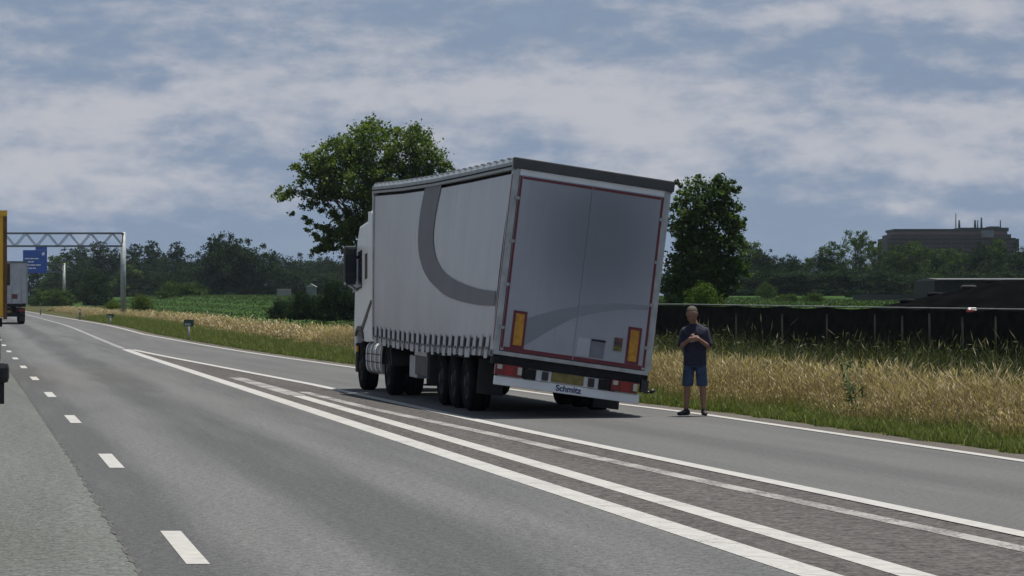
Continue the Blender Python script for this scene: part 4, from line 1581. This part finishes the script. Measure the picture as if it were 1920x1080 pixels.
# mud flaps, side guard, boxes
for x0 in (0.06, TW - 0.52):
    tb(x0, x0 + .44, 1.5, 1.515, -0.78, -0.2, 'mud_flap', M['black_plastic'])
    tb(x0, x0 + .44, 6.42, 6.435, -0.75, -0.2, 'mud_flap', M['black_plastic'])
tb(TW - 0.10, TW + 0.02, -.02, .10, -0.40, -0.20, 'rubber_buffer', M['black_plastic'])
MB().tube((TW - .02, .06, -.40), (TW + .12, .06, -.37), .02, n=7).build('marker_arm', M['black_plastic'], lorry, fn=T)
MB().tube((TW + .08, .06, -.38), (TW + .15, .06, -.34), .035, n=8).build('marker_lamp', M['black_plastic'], lorry, fn=T)
for i, v in enumerate((3.15, 4.4, 5.65)):
    for x0 in (0.0, TW - .50):
        tb(x0 + .04, x0 + .46, v - .55, v + .55, -0.20, -0.165, 'mudguard', M['chassis'])
    MB().tube((.2, v, .5), (TW - .05, v, .5), .075, n=10).build('axle', M['chassis'], lorry)
    for x, s in ((0.10, -1), (TW - 0.08 + .12, 1)):
        wheel(lorry, x, v, 0.495, 0.495, 0.385, s)
tb(0.05, 0.50, 6.6, 8.0, -0.62, -0.17, 'pallet_box', mat('dark_green_grey_box', (.05, .055, .055), .7, var=.25, scale=3), bevel=.02)
tb(0.03, 0.049, 6.62, 7.98, -0.25, -0.17, 'box_lid', M['alu'])
tb(0.14, 0.55, 8.3, 9.2, -0.70, -0.28, 'tool_box', mat('pale_grey_tool_box', (.30, .32, .34), .5, var=.12, scale=4), bevel=.02)
tb(TW - 0.5, TW - .05, 6.6, 8.6, -0.62, -0.17, 'pallet_box', M['chassis'], bevel=.02)
for x in (0.55, TW - 0.65):
    tb(x, x + .12, 9.5, 9.64, -0.85, -0.15, 'landing_leg', M['chassis'])
    tb(x - .06, x + .18, 9.45, 9.69, -0.88, -0.851, 'leg_foot', M['chassis'])

# tractor: level on the road
CX = 0.02
CW = 2.50
FA = 15.0      # front axle
DA = 11.35     # drive axle
MB().box(.72, .84, DA - 1.2, FA + 1.0, .62, .92).build('frame_rail', M['chassis'], lorry)
MB().box(CW - .84, CW - .72, DA - 1.2, FA + 1.0, .62, .92).build('frame_rail', M['chassis'], lorry)
MB().tube((.3, DA, .52), (CW - .3, DA, .52), .12, n=10).build('axle', M['chassis'], lorry)
MB().tube((.3, FA, .52), (CW - .3, FA, .52), .08, n=10).build('axle', M['chassis'], lorry)
wheel(lorry, CX + .02, FA, .515, .515, .34, -1)
wheel(lorry, CW - .02, FA, .515, .515, .34, 1)
for x, s in ((CX + .02, -1), (CX + .38, -1), (CW - .02, 1), (CW - .38, 1)):
    wheel(lorry, x, DA, .515, .515, .32, s)
for x in (CX - .0, CW - .66):
    m = MB()
    pts = [(DA + .66 * math.cos(a), .52 + .64 * math.sin(a)) for a in np.linspace(R(8), R(172), 12)]
    pin = [(DA + .63 * math.cos(a), .52 + .61 * math.sin(a)) for a in np.linspace(R(172), R(8), 12)]
    m.prism(pts + pin, 0, x, x + .66).build('mudguard', M['black_plastic'], lorry)

# cab: outline in (v, w) extruded across, then details
CF = 15.78      # cab front
CB = 13.75      # cab back
prof = [(CB, 1.02), (FA - .62, 1.02), (FA - .55, 1.18), (FA - .25, 1.30), (FA + .25, 1.30), (FA + .56, 1.16), (FA + .62, .75), (CF - .02, .70), (CF + .03, 1.5),
        (CF - .10, 2.3), (CF - .42, 3.15), (CF - .75, 3.45), (CB, 3.55)]
MB().prism(prof, 0, CX, CX + CW).build('cab', M['white_body'], lorry, bevel=.05)
# roof spoiler rising to trailer height
rp = [(CB - .05, 3.50), (CF - 1.0, 3.46), (CF - 1.35, 3.72), (CF - 1.9, 3.98), (CB - .1, 4.05)]
MB().prism(rp, 0, CX + .14, CX + CW - .14).build('roof_spoiler', M['white_body'], lorry, bevel=.06)
# side fairing behind the cab closing the gap to the trailer
for x0 in (CX - .005, CX + CW - .035):
    MB().prism([(CB - .72, 1.05), (CB + .02, 1.05), (CB + .02, 3.72), (CB - .45, 3.72), (CB - .72, 3.5)], 0, x0, x0 + .04).build('side_fairing', M['white_body'], lorry, bevel=.01)
# dark accent strip and grab handle recess on the left flank, door window, door outline
for xs in ((CX - .012, CX - .002), (CX + CW + .002, CX + CW + .012)):
    MB().prism([(CB - .58, 1.86), (CB - .34, 1.90), (CB + .95, 1.34), (CB + .75, 1.26)], 0, *xs).build('accent_strip', M['black_plastic'], lorry)
    MB().prism([(FA - .35, 2.15), (FA + .95, 2.05), (FA + .72, 2.85), (FA - .35, 2.95)], 0, *xs).build('side_window', M['glass'], lorry)
    MB().prism([(CB + .15, 2.35), (CB + .45, 2.32), (CB + .45, 2.85), (CB + .15, 2.87)], 0, *xs).build('side_window', M['glass'], lorry)
    MB().prism([(FA - .58, 1.08), (FA - .52, 1.20), (FA - .24, 1.34), (FA + .24, 1.34), (FA + .58, 1.20), (FA + .52, 1.12), (FA + .22, 1.26), (FA - .22, 1.26), (FA - .46, 1.10)], 0,
               xs[0] - .01, xs[1] + .01).build('wheel_arch', M['black_plastic'], lorry)
MB().prism([(CF - .13, 2.25), (CF - .40, 3.02), (CF - .39, 3.05), (CF - .10, 2.28)], 0, CX + .14, CX + CW - .14).build('windscreen', M['glass'], lorry)
MB().box(CX + .05, CX + CW - .05, CF - .30, CF + .06, .38, .98).build('front_bumper', M['white_body'], lorry, bevel=.05)
MB().box(CX + .35, CX + CW - .35, CF + .012, CF + .045, 1.0, 1.75).build('grille', M['black_plastic'], lorry, bevel=.02)
for x in (CX + .12, CX + CW - .5):
    MB().box(x, x + .38, CF + .03, CF + .075, .66, .86).build('headlight', M['white_lens'], lorry, bevel=.02)
MB().box(CX - .005, CX + .30, FA + .62, CF - .32, .36, .98).build('step_panel', M['black_plastic'], lorry, bevel=.03)
MB().box(CX + CW - .30, CX + CW + .005, FA + .62, CF - .32, .36, .98).build('step_panel', M['black_plastic'], lorry, bevel=.03)
MB().box(CX - .045, CX - .0, CF - .62, CF - .48, .80, .92).build('marker_lamp', M['amber_lamp'], lorry, bevel=.01)
# mirrors: tall dark housing on two arms, with a small wide angle mirror below
for sgn, x in ((-1, CX), (1, CX + CW)):
    xa, xb = sorted((x + sgn * .03, x + sgn * .30))
    yb = CF - .62
    o = MB().box(xa, xb, yb, yb + .20, 2.26, 3.04).build('mirror', M['black_plastic'], lorry, bevel=.06)
    MB().box(xa + .03, xb - .03, yb - .006, yb - .001, 2.45, 2.86).build('mirror_glass', M['glass'], o)
    MB().box(xa + .03, xb - .03, yb - .006, yb - .001, 2.22, 2.41).build('mirror_glass', M['glass'], o)
    MB().box(xa + .02, xb - .02, yb + .205, yb + .235, 2.22, 2.86).build('mirror_cap', M['white_body'], o, bevel=.01)
    MB().tube((x, yb + .12, 2.80), (x + sgn * .2, yb + .1, 2.84), .03, n=8).build('mirror_arm', M['alu'], o)
    MB().tube((x, yb + .12, 2.10), (x + sgn * .2, yb + .1, 2.22), .03, n=8).build('mirror_arm', M['alu'], o)
# ribbed fuel tanks between the axles
for x0 in (CX + .02, CX + CW - .64):
    m = MB()
    n = 20
    pts = []
    for i in range(n):
        a = 2 * math.pi * i / n
        ca_, sa_ = math.cos(a), math.sin(a)
        pts.append((x0 + .31 + .31 * math.copysign(abs(ca_) ** .55, ca_), .70 + .33 * math.copysign(abs(sa_) ** .55, sa_)))
    vs, fs = [], []
    v0, v1 = DA + .78, FA - .72
    for v in (v0, v1):
        vs += [(p[0], v, p[1]) for p in pts]
    fs = [(i, (i + 1) % n, n + (i + 1) % n, n + i) for i in range(n)] + [tuple(range(n)), tuple(range(2 * n - 1, n - 1, -1))]
    tk = m.add(vs, fs).build('fuel_tank', M['grey_box'], lorry)
    for f in (.08, .36, .64, .92):
        v = v0 + (v1 - v0) * f
        vs = []
        for v_ in (v - .05, v + .05):
            vs += [(x0 + .31 + (p[0] - x0 - .31) * 1.05, v_, .70 + (p[1] - .70) * 1.05) for p in pts]
        MB().add(vs, [(i, (i + 1) % n, n + (i + 1) % n, n + i) for i in range(n)]).build('tank_strap', mat('bright_tank_band', (.80, .81, .83), .4, var=.05, scale=4), tk)
    for zz in (.62, .78):
        MB().box(x0 - .02 if x0 < 1 else x0 + .6, x0 + .02 if x0 < 1 else x0 + .64, v0 + .1, v1 - .1, zz, zz + .012).build('step', M['chassis'], tk)
MB().tube((.75, CB - .25, 1.0), (.75, CB - .25, 3.3), .08, n=10).build('exhaust_stack', M['chassis'], lorry)
MB().box(.6, CW - .6, DA - .5, DA + 1.0, .93, 1.03).build('fifth_wheel', M['chassis'], lorry)


# ------------------------------------------------------------------ other traffic
def box_lorry(name, loc, yaw, paint_m, label, detail):
    """Rear view of a box trailer: u to the right, v forward, w up; origin under the rear right corner."""
    t = empty(name, loc, yaw, label, 'lorry')
    Wd = 2.55
    MB().box(-Wd, 0, 0, 13.4, detail['floor'], detail['top']).build('body', paint_m, t, bevel=.02)
    MB().box(-Wd - .01, .012, -.03, .12, detail['top'] - .11, detail['top'] + .02).build('roof_cap', detail['cap'], t)
    for x in (-Wd - .008, -.075):
        MB().box(x, x + .083, -.028, .05, detail['floor'] - .05, detail['top'] - .115).build('corner_post', detail['post'], t)
    for x0 in (-Wd + .09, -Wd / 2 + .01):
        d = MB().box(x0, x0 + Wd / 2 - .10, -.024, -.002, detail['floor'] + .03, detail['top'] - detail['head']).build('rear_door', paint_m, t)
        for q_ in (.25, .75):
            MB().tube((x0 + (Wd / 2 - .1) * q_, -.05, detail['floor'] + .05), (x0 + (Wd / 2 - .1) * q_, -.05, detail['top'] - detail['head'] - .05), .016, n=6).build('lock_rod', detail['post'], d)
    MB().box(-Wd + .1, -.1, -.02, .1, detail['floor'] - .22, detail['floor'] - .02).build('rear_sill', M['chassis'], t)
    MB().box(-Wd + .14, -.14, .05, .2, .48, .66).build('underride_bar', M['chassis'] if detail['dark'] else M['dark_steel'], t)
    for x in (-Wd + .14, -.56):
        MB().box(x, x + .42, .0, .08, .80, .98).build('tail_light', M['red_lens'], t)
    MB().box(-1.55, -1.0, .01, .05, .74, .88).build('number_plate', M['plate'], t)
    MB().box(-Wd + .7, -Wd + .85, .3, 12.5, .75, 1.1).build('chassis_beam', M['chassis'], t)
    MB().box(-.85, -.7, .3, 12.5, .75, 1.1).build('chassis_beam', M['chassis'], t)
    for x in (-Wd + .13, -.53):
        MB().box(x, x + .4, .9, .915, .18, 1.05).build('mud_flap', M['black_plastic'], t)
    for v in (2.4, 3.7, 5.0):
        wheel(t, -Wd + .12, v, .5, .5, .385, -1)
        wheel(t, -.12, v, .5, .5, .385, 1)
    # tractor
    MB().box(-2.5, -.05, 14.0, 16.2, 1.0, 3.4).build('cab', paint_m, t, bevel=.08)
    MB().box(-2.45, -.1, 14.0, 16.3, .4, .999).build('cab_skirt', M['black_plastic'], t)
    for v in (11.6, 15.2):
        wheel(t, -2.5, v, .5, .5, .33, -1)
        wheel(t, -.04, v, .5, .5, .33, 1)
    for x in (.06, -2.95):
        o = MB().box(x, x + .28, 15.6, 15.8, 2.3, 2.95).build('mirror', M['black_plastic'], t, bevel=.05)
        MB().tube((x - .2 if x > 0 else x + .2, 15.7, 2.8), (x + .14, 15.7, 2.8), .03, n=6).build('mirror_arm', M['black_plastic'], o)
    return t


YY = 67.0
box_lorry('yellow_lorry', ((12.5 - 960) / FPX * YY, YY, 0), R(10.7), M['yellow_body'],
          'mustard yellow box lorry cut off by the left edge of the picture',
          dict(floor=1.50, top=3.93, head=.16, cap=M['yellow_body'], post=mat('rusty_frame', (.13, .055, .02), .7, var=.3, scale=5), dark=True))
YG = 186.0
g3 = box_lorry('grey_lorry', ((51.5 - 960) / FPX * YG, YG, float(rise(YG))), R(10.7), mat('dull_grey_trailer_paint', (.36, .37, .40), .5, var=.12, scale=2),
               'grey box lorry driving ahead beneath the blue sign', dict(floor=1.32, top=4.0, head=.85, cap=M['dark_steel'], post=M['grey_box'], dark=True))
MB().box(-1.00, -.62, -.04, -.0255, 1.62, 1.92).build('warning_board', mat('dull_red_board', (.12, .03, .03), .6, var=.2, scale=6), g3)


def suv():
    """Dark estate car in the left lane; only its flank and wing mirror reach into the picture."""
    Yr = 20.8
    X = float(dashL(Yr)) - 1.428
    t = empty('dark_car', (X, Yr, 0), R(10.55), 'dark car cut off by the left edge, only flank and wing mirror showing', 'car')
    W_ = 1.85
    pr = [(0.0, .35), (.02, .75), (.10, 1.0), (.22, 1.05), (3.45, 1.03), (4.35, .92), (4.55, .70), (4.58, .35), (3.98, .30), (3.90, .55), (3.70, .68), (3.42, .66), (3.22, .52), (3.15, .28), (1.28, .28), (1.20, .52),
          (1.00, .66), (.74, .68), (.53, .55), (.45, .30)]
    MB().prism(pr, 0, -W_, 0).build('body', M['car_paint'], t, bevel=.035)
    gh = [(.22, 1.055), (.55, 1.52), (.9, 1.60), (2.3, 1.58), (2.75, 1.48), (3.42, 1.045)]
    m = MB()
    n = len(gh)
    vs = [(-.06 - max(0, (z - 1.05)) * .28, y_, z) for y_, z in gh] + [(-W_ + .06 + max(0, (z - 1.05)) * .28, y_, z) for y_, z in gh]
    m.add(vs, [tuple(range(n)), tuple(range(2 * n - 1, n - 1, -1))] + [(i, (i + 1) % n, n + (i + 1) % n, n + i) for i in range(n)]).build('cabin', M['car_paint'], t, bevel=.02)
    for a, b in ((.62, 1.55), (1.62, 2.62)):
        m = MB()
        f = lambda z: -.06 - (z - 1.05) * .28 + .006
        hi = 1.50
        b2 = min(b, 2.62)
        a2, b3 = (a + .1 if a < 1 else a), (b2 if b < 2 else 2.55)
        m.add([(f(1.09), a, 1.09), (f(1.09), b + (.5 if b > 2 else 0), 1.09), (f(hi), b3, hi - (.05 if b > 2 else 0)), (f(hi), a2, hi)], [(0, 1, 2, 3)]).build('side_window', M['glass'], t)
    MB().box(-W_ + .25, -.25, .28, .30, 1.12, 1.45).build('rear_window', M['glass'], t)
    for x in (-W_ + .02, -.36):
        MB().box(x, x + .34, -.015, .1, .78, .95).build('tail_light', M['red_lens'], t, bevel=.02)
    for x, s in ((-.02, 1), (-W_ + .02, -1)):
        for v in (.87, 3.57):
            wheel(t, x, v, .34, .34, .22, s)
    for x0 in (-.085, -W_ - .105):
        o = MB().box(x0, x0 + .19, 2.72, 2.86, 1.225, 1.40).build('wing_mirror', M['black_plastic'], t, bevel=.05)
        MB().box(x0 + .04, x0 + .15, 2.76, 2.84, 1.06, 1.23).build('mirror_foot', M['black_plastic'], o)
    for v in (.66, 1.60):
        MB().box(-.004, .014, v + .62, v + .80, .93, .965).build('door_handle', M['car_paint'], t, bevel=.005)


suv()


# ------------------------------------------------------------------ the man at the roadside
def capsule(mb, p, q, r0, r1, n=14, sx=1.0, sy=1.0):
    p, q = Vector(p), Vector(q)
    d = q - p
    L = max(d.length, 1e-4)
    d = d / L
    a = d.orthogonal().normalized()
    b = d.cross(a)
    rings = []
    for i in range(5):
        t = math.pi / 2 * i / 4
        rings.append((p - d * (r0 * math.cos(t)), r0 * math.sin(t)))
    for i in range(1, 4):
        rings.append((p.lerp(q, i / 4), r0 + (r1 - r0) * i / 4))
    for i in range(5):
        t = math.pi / 2 * i / 4
        rings.append((q + d * (r1 * math.sin(t)), r1 * math.cos(t)))
    vs = []
    for c, r in rings:
        for k in range(n):
            u = 2 * math.pi * k / n
            o_ = a * (max(r, 1e-4) * math.cos(u)) + b * (max(r, 1e-4) * math.sin(u))
            vs.append(c + Vector((o_.x * sx, o_.y * sy, o_.z)))
    fs = []
    for i in range(len(rings) - 1):
        for k in range(n):
            j = (k + 1) % n
            fs.append((i * n + k, i * n + j, (i + 1) * n + j, (i + 1) * n + k))
    fs.append(tuple(range(n - 1, -1, -1)))
    e = (len(rings) - 1) * n
    fs.append(tuple(range(e, e + n)))
    mb.add(vs, fs, True)


def loft(mb, secs, n=22):
    """stack of ellipses (cx, cy, z, rx, ry), closed"""
    vs = []
    for cx, cy, z, rx, ry in secs:
        for k in range(n):
            u = 2 * math.pi * k / n
            c, s = math.cos(u), math.sin(u)
            e = 0.85
            vs.append((cx + rx * math.copysign(abs(c) ** e, c), cy + ry * math.copysign(abs(s) ** e, s), z))
    fs = []
    for i in range(len(secs) - 1):
        for k in range(n):
            j = (k + 1) % n
            fs.append((i * n + k, i * n + j, (i + 1) * n + j, (i + 1) * n + k))
    fs.append(tuple(range(n - 1, -1, -1)))
    e = (len(secs) - 1) * n
    fs.append(tuple(range(e, e + n)))
    mb.add(vs, fs, True)


def fuse(mb, name, material, parent, voxel, smooth_it=4):
    """Melts overlapping solids into one continuous skin."""
    o = mb.build(name, material)
    md = o.modifiers.new('fuse', 'REMESH')
    md.mode = 'VOXEL'
    md.voxel_size = voxel
    sm = o.modifiers.new('smooth', 'SMOOTH')
    sm.factor = 0.5
    sm.iterations = smooth_it
    bpy.context.view_layer.update()
    dg = bpy.context.evaluated_depsgraph_get()
    me = bpy.data.meshes.new_from_object(o.evaluated_get(dg))
    o.modifiers.clear()
    o.data = me
    me.polygons.foreach_set('use_smooth', np.ones(len(me.polygons), dtype=bool))
    me.materials.clear()
    me.materials.append(material)
    o.parent = parent
    return o


def man():
    Yp = 47.7
    X = (1303 - 960) / FPX * Yp
    t = empty('person', (X, Yp, 0.006), R(-6), 'man in navy shirt and denim shorts standing by the lorry, hands together at his chest', 'person')
    # local: +x picture right, -y towards the camera (he faces it)
    b = MB()
    HX = -0.045
    hd = MB()
    # head, looking slightly down at his hands
    loft(hd, [(HX, -.048, 1.568, .048, .056), (HX, -.050, 1.590, .068, .086), (HX, -.045, 1.63, .078, .100), (HX, -.035, 1.68, .086, .107),
             (HX, -.028, 1.73, .087, .107), (HX, -.022, 1.768, .073, .091), (HX, -.018, 1.795, .042, .054)])
    capsule(hd, (HX, -.142, 1.672), (HX, -.155, 1.652), .013, .015)      # nose
    capsule(hd, (HX - .03, -.130, 1.612), (HX + .03, -.130, 1.612), .008, .008)   # mouth
    for s in (-1, 1):
        capsule(hd, (HX + s * .088, -.02, 1.69), (HX + s * .088, -.015, 1.65), .016, .012)   # ears
        capsule(hd, (HX + s * .05, -.126, 1.705), (HX + s * .015, -.134, 1.703), .010, .010)  # brow
    bow = Matrix.Translation((HX, 0, 1.57)) @ Matrix.Rotation(R(24), 4, 'X') @ Matrix.Translation((-HX, 0, -1.57))
    bowed = lambda vs: [tuple(bow @ Vector(p)) for p in vs]
    b.add(bowed(hd.v), hd.f, True)
    capsule(b, (0, 0.0, 1.44), (HX, -.02, 1.60), .070, .062)
    loft(b, [(0, 0, .86, .15, .11), (0, 0, 1.0, .155, .115), (0, 0, 1.15, .16, .115), (0, 0, 1.3, .18, .12), (0, 0, 1.42, .165, .10), (0, 0, 1.48, .09, .07)])
    sh = {-1: (-.172, 0, 1.385), 1: (.172, 0, 1.385)}
    el = {-1: (-.232, -.02, 1.125), 1: (.232, -.02, 1.125)}
    wr = {-1: (-.085, -.245, 1.245), 1: (.060, -.250, 1.262)}
    for s in (-1, 1):
        capsule(b, sh[s], el[s], .056, .043)
        capsule(b, el[s], wr[s], .042, .028)
    # legs
    hip = {-1: (-.095, 0, .88), 1: (.095, 0, .88)}
    kn = {-1: (-.125, -.01, .49), 1: (.125, -.01, .49)}
    an = {-1: (-.145, .02, .09), 1: (.145, .02, .09)}
    for s in (-1, 1):
        capsule(b, hip[s], kn[s], .088, .056)
        m_ = Vector(kn[s]).lerp(Vector(an[s]), .32) + Vector((0, .015, 0))
        capsule(b, kn[s], m_, .050, .056)
        capsule(b, m_, an[s], .055, .034)
    # hands: palms facing each other, fingers interlaced over one another
    for s in (-1, 1):
        w0 = Vector(wr[s])
        d = Vector((-s * .92, -.25, .18 if s < 0 else -.20)).normalized()
        up = Vector((0, 0, 1)) - d * d.z
        up.normalize()
        capsule(b, w0 + d * .02 + up * .018, w0 + d * .085 + up * .022, .024, .022)
        capsule(b, w0 + d * .02 - up * .018, w0 + d * .080 - up * .022, .024, .020)
        nrm = d.cross(up).normalized() * (1 if s < 0 else -1)
        for k, (o_, ln) in enumerate(((.036, .070), (.013, .078), (-.011, .072), (-.033, .056))):
            p0 = w0 + d * .085 + up * o_
            p1 = p0 + d * ln * .5 + nrm * -.006
            p2 = p1 + d * ln * .28 + nrm * -.028
            p3 = p2 + d * ln * .06 + nrm * -.026
            for u_, v_, r_ in ((p0, p1, .0105), (p1, p2, .0098), (p2, p3, .009)):
                capsule(b, u_, v_, r_, r_ * .95, 8)
        q0 = w0 + d * .03 + up * .035
        q1 = q0 + d * .035 + up * .035 - nrm * .012
        capsule(b, q0, q1, .0135, .012, 8)
        capsule(b, q1, q1 + d * .03 + up * .008, .012, .010, 8)
    body = fuse(b, 'body', M['skin'], t, 0.0075, 3)
    for s in (-1, 1):
        e_ = MB()
        capsule(e_, (HX + s * .035, -.124, 1.685), (HX + s * .033, -.124, 1.685), .0095, .0095, 10)
        e_.v = bowed(e_.v)
        e_.build('eye', mat('eye', (.05, .04, .035), .2), body)
    # hair: cropped cap over the skull
    h = MB()
    loft(h, [(HX, .014, 1.65, .083, .070), (HX, -.004, 1.70, .0905, .095), (HX, -.015, 1.74, .0895, .102), (HX, -.018, 1.780, .073, .086), (HX, -.016, 1.806, .040, .050)])
    h.v = bowed(h.v)
    fuse(h, 'hair', M['hair'], t, 0.008, 3)
    # T-shirt
    s_ = MB()
    loft(s_, [(0, 0, .815, .192, .142), (0, 0, .90, .188, .138), (0, 0, 1.05, .186, .140), (0, 0, 1.2, .196, .142), (0, 0, 1.33, .200, .140), (0, 0, 1.40, .192, .120), (0, 0, 1.455, .150, .096), (0, 0, 1.505, .085, .078)])
    for s in (-1, 1):
        m_ = Vector(sh[s]).lerp(Vector(el[s]), .84)
        capsule(s_, (s * .09, 0, 1.435), Vector(sh[s]), .05, .062)
        capsule(s_, sh[s], m_, .064, .068)
    fuse(s_, 't_shirt', M['shirt'], t, 0.011, 3)
    # shorts to the knee
    k_ = MB()
    loft(k_, [(0, 0, .80, .172, .130), (0, 0, .88, .168, .126), (0, 0, .94, .160, .12)])
    for s in (-1, 1):
        loft(k_, [(s * .118, -.005, .485, .090, .098), (s * .112, -.003, .60, .094, .102), (s * .100, 0, .75, .094, .112), (s * .092, 0, .85, .088, .11)])
    fuse(k_, 'shorts', M['denim'], t, 0.011, 3)
    # shoes: left one turned outwards
    for s, ang in ((-1, R(-48)), (1, R(14))):
        f_ = MB()
        a = Vector(an[s])
        d = Vector((math.sin(ang), -math.cos(ang), 0))
        n_ = Vector((d.y, -d.x, 0))
        capsule(f_, a + Vector((0, 0, -.045)) - d * .035, a + d * .13 + Vector((0, 0, -.052)), .042, .036)
        capsule(f_, a + Vector((0, 0, -.03)) - d * .03, a + Vector((0, 0, .0)), .044, .044)
        capsule(f_, a + d * .05 + n_ * .012 + Vector((0, 0, -.045)), a + d * .15 + n_ * .004 + Vector((0, 0, -.056)), .042, .032)
        ob = fuse(f_, 'shoe', M['shoe'], t, 0.010, 2)
        for v in ob.data.vertices:
            v.co.z = max(v.co.z, 0.002)


man()


# ------------------------------------------------------------------ summer haze
hz = MB().box(-420, 420, -30, 1150, -2.0, 45).build('haze', mat('haze_air', (1, 1, 1)))
tag(hz, 'thin blue summer haze over the fields', 'haze', kind='stuff')
hm = hz.data.materials[0]
ht = hm.node_tree
ht.nodes.remove(ht.nodes['Principled BSDF'])
pv = ht.nodes.new('ShaderNodeVolumePrincipled')
pv.inputs['Color'].default_value = (0.72, 0.84, 1.0, 1)
pv.inputs['Density'].default_value = 0.00005
ht.links.new(pv.outputs[0], ht.nodes['Material Output'].inputs['Volume'])
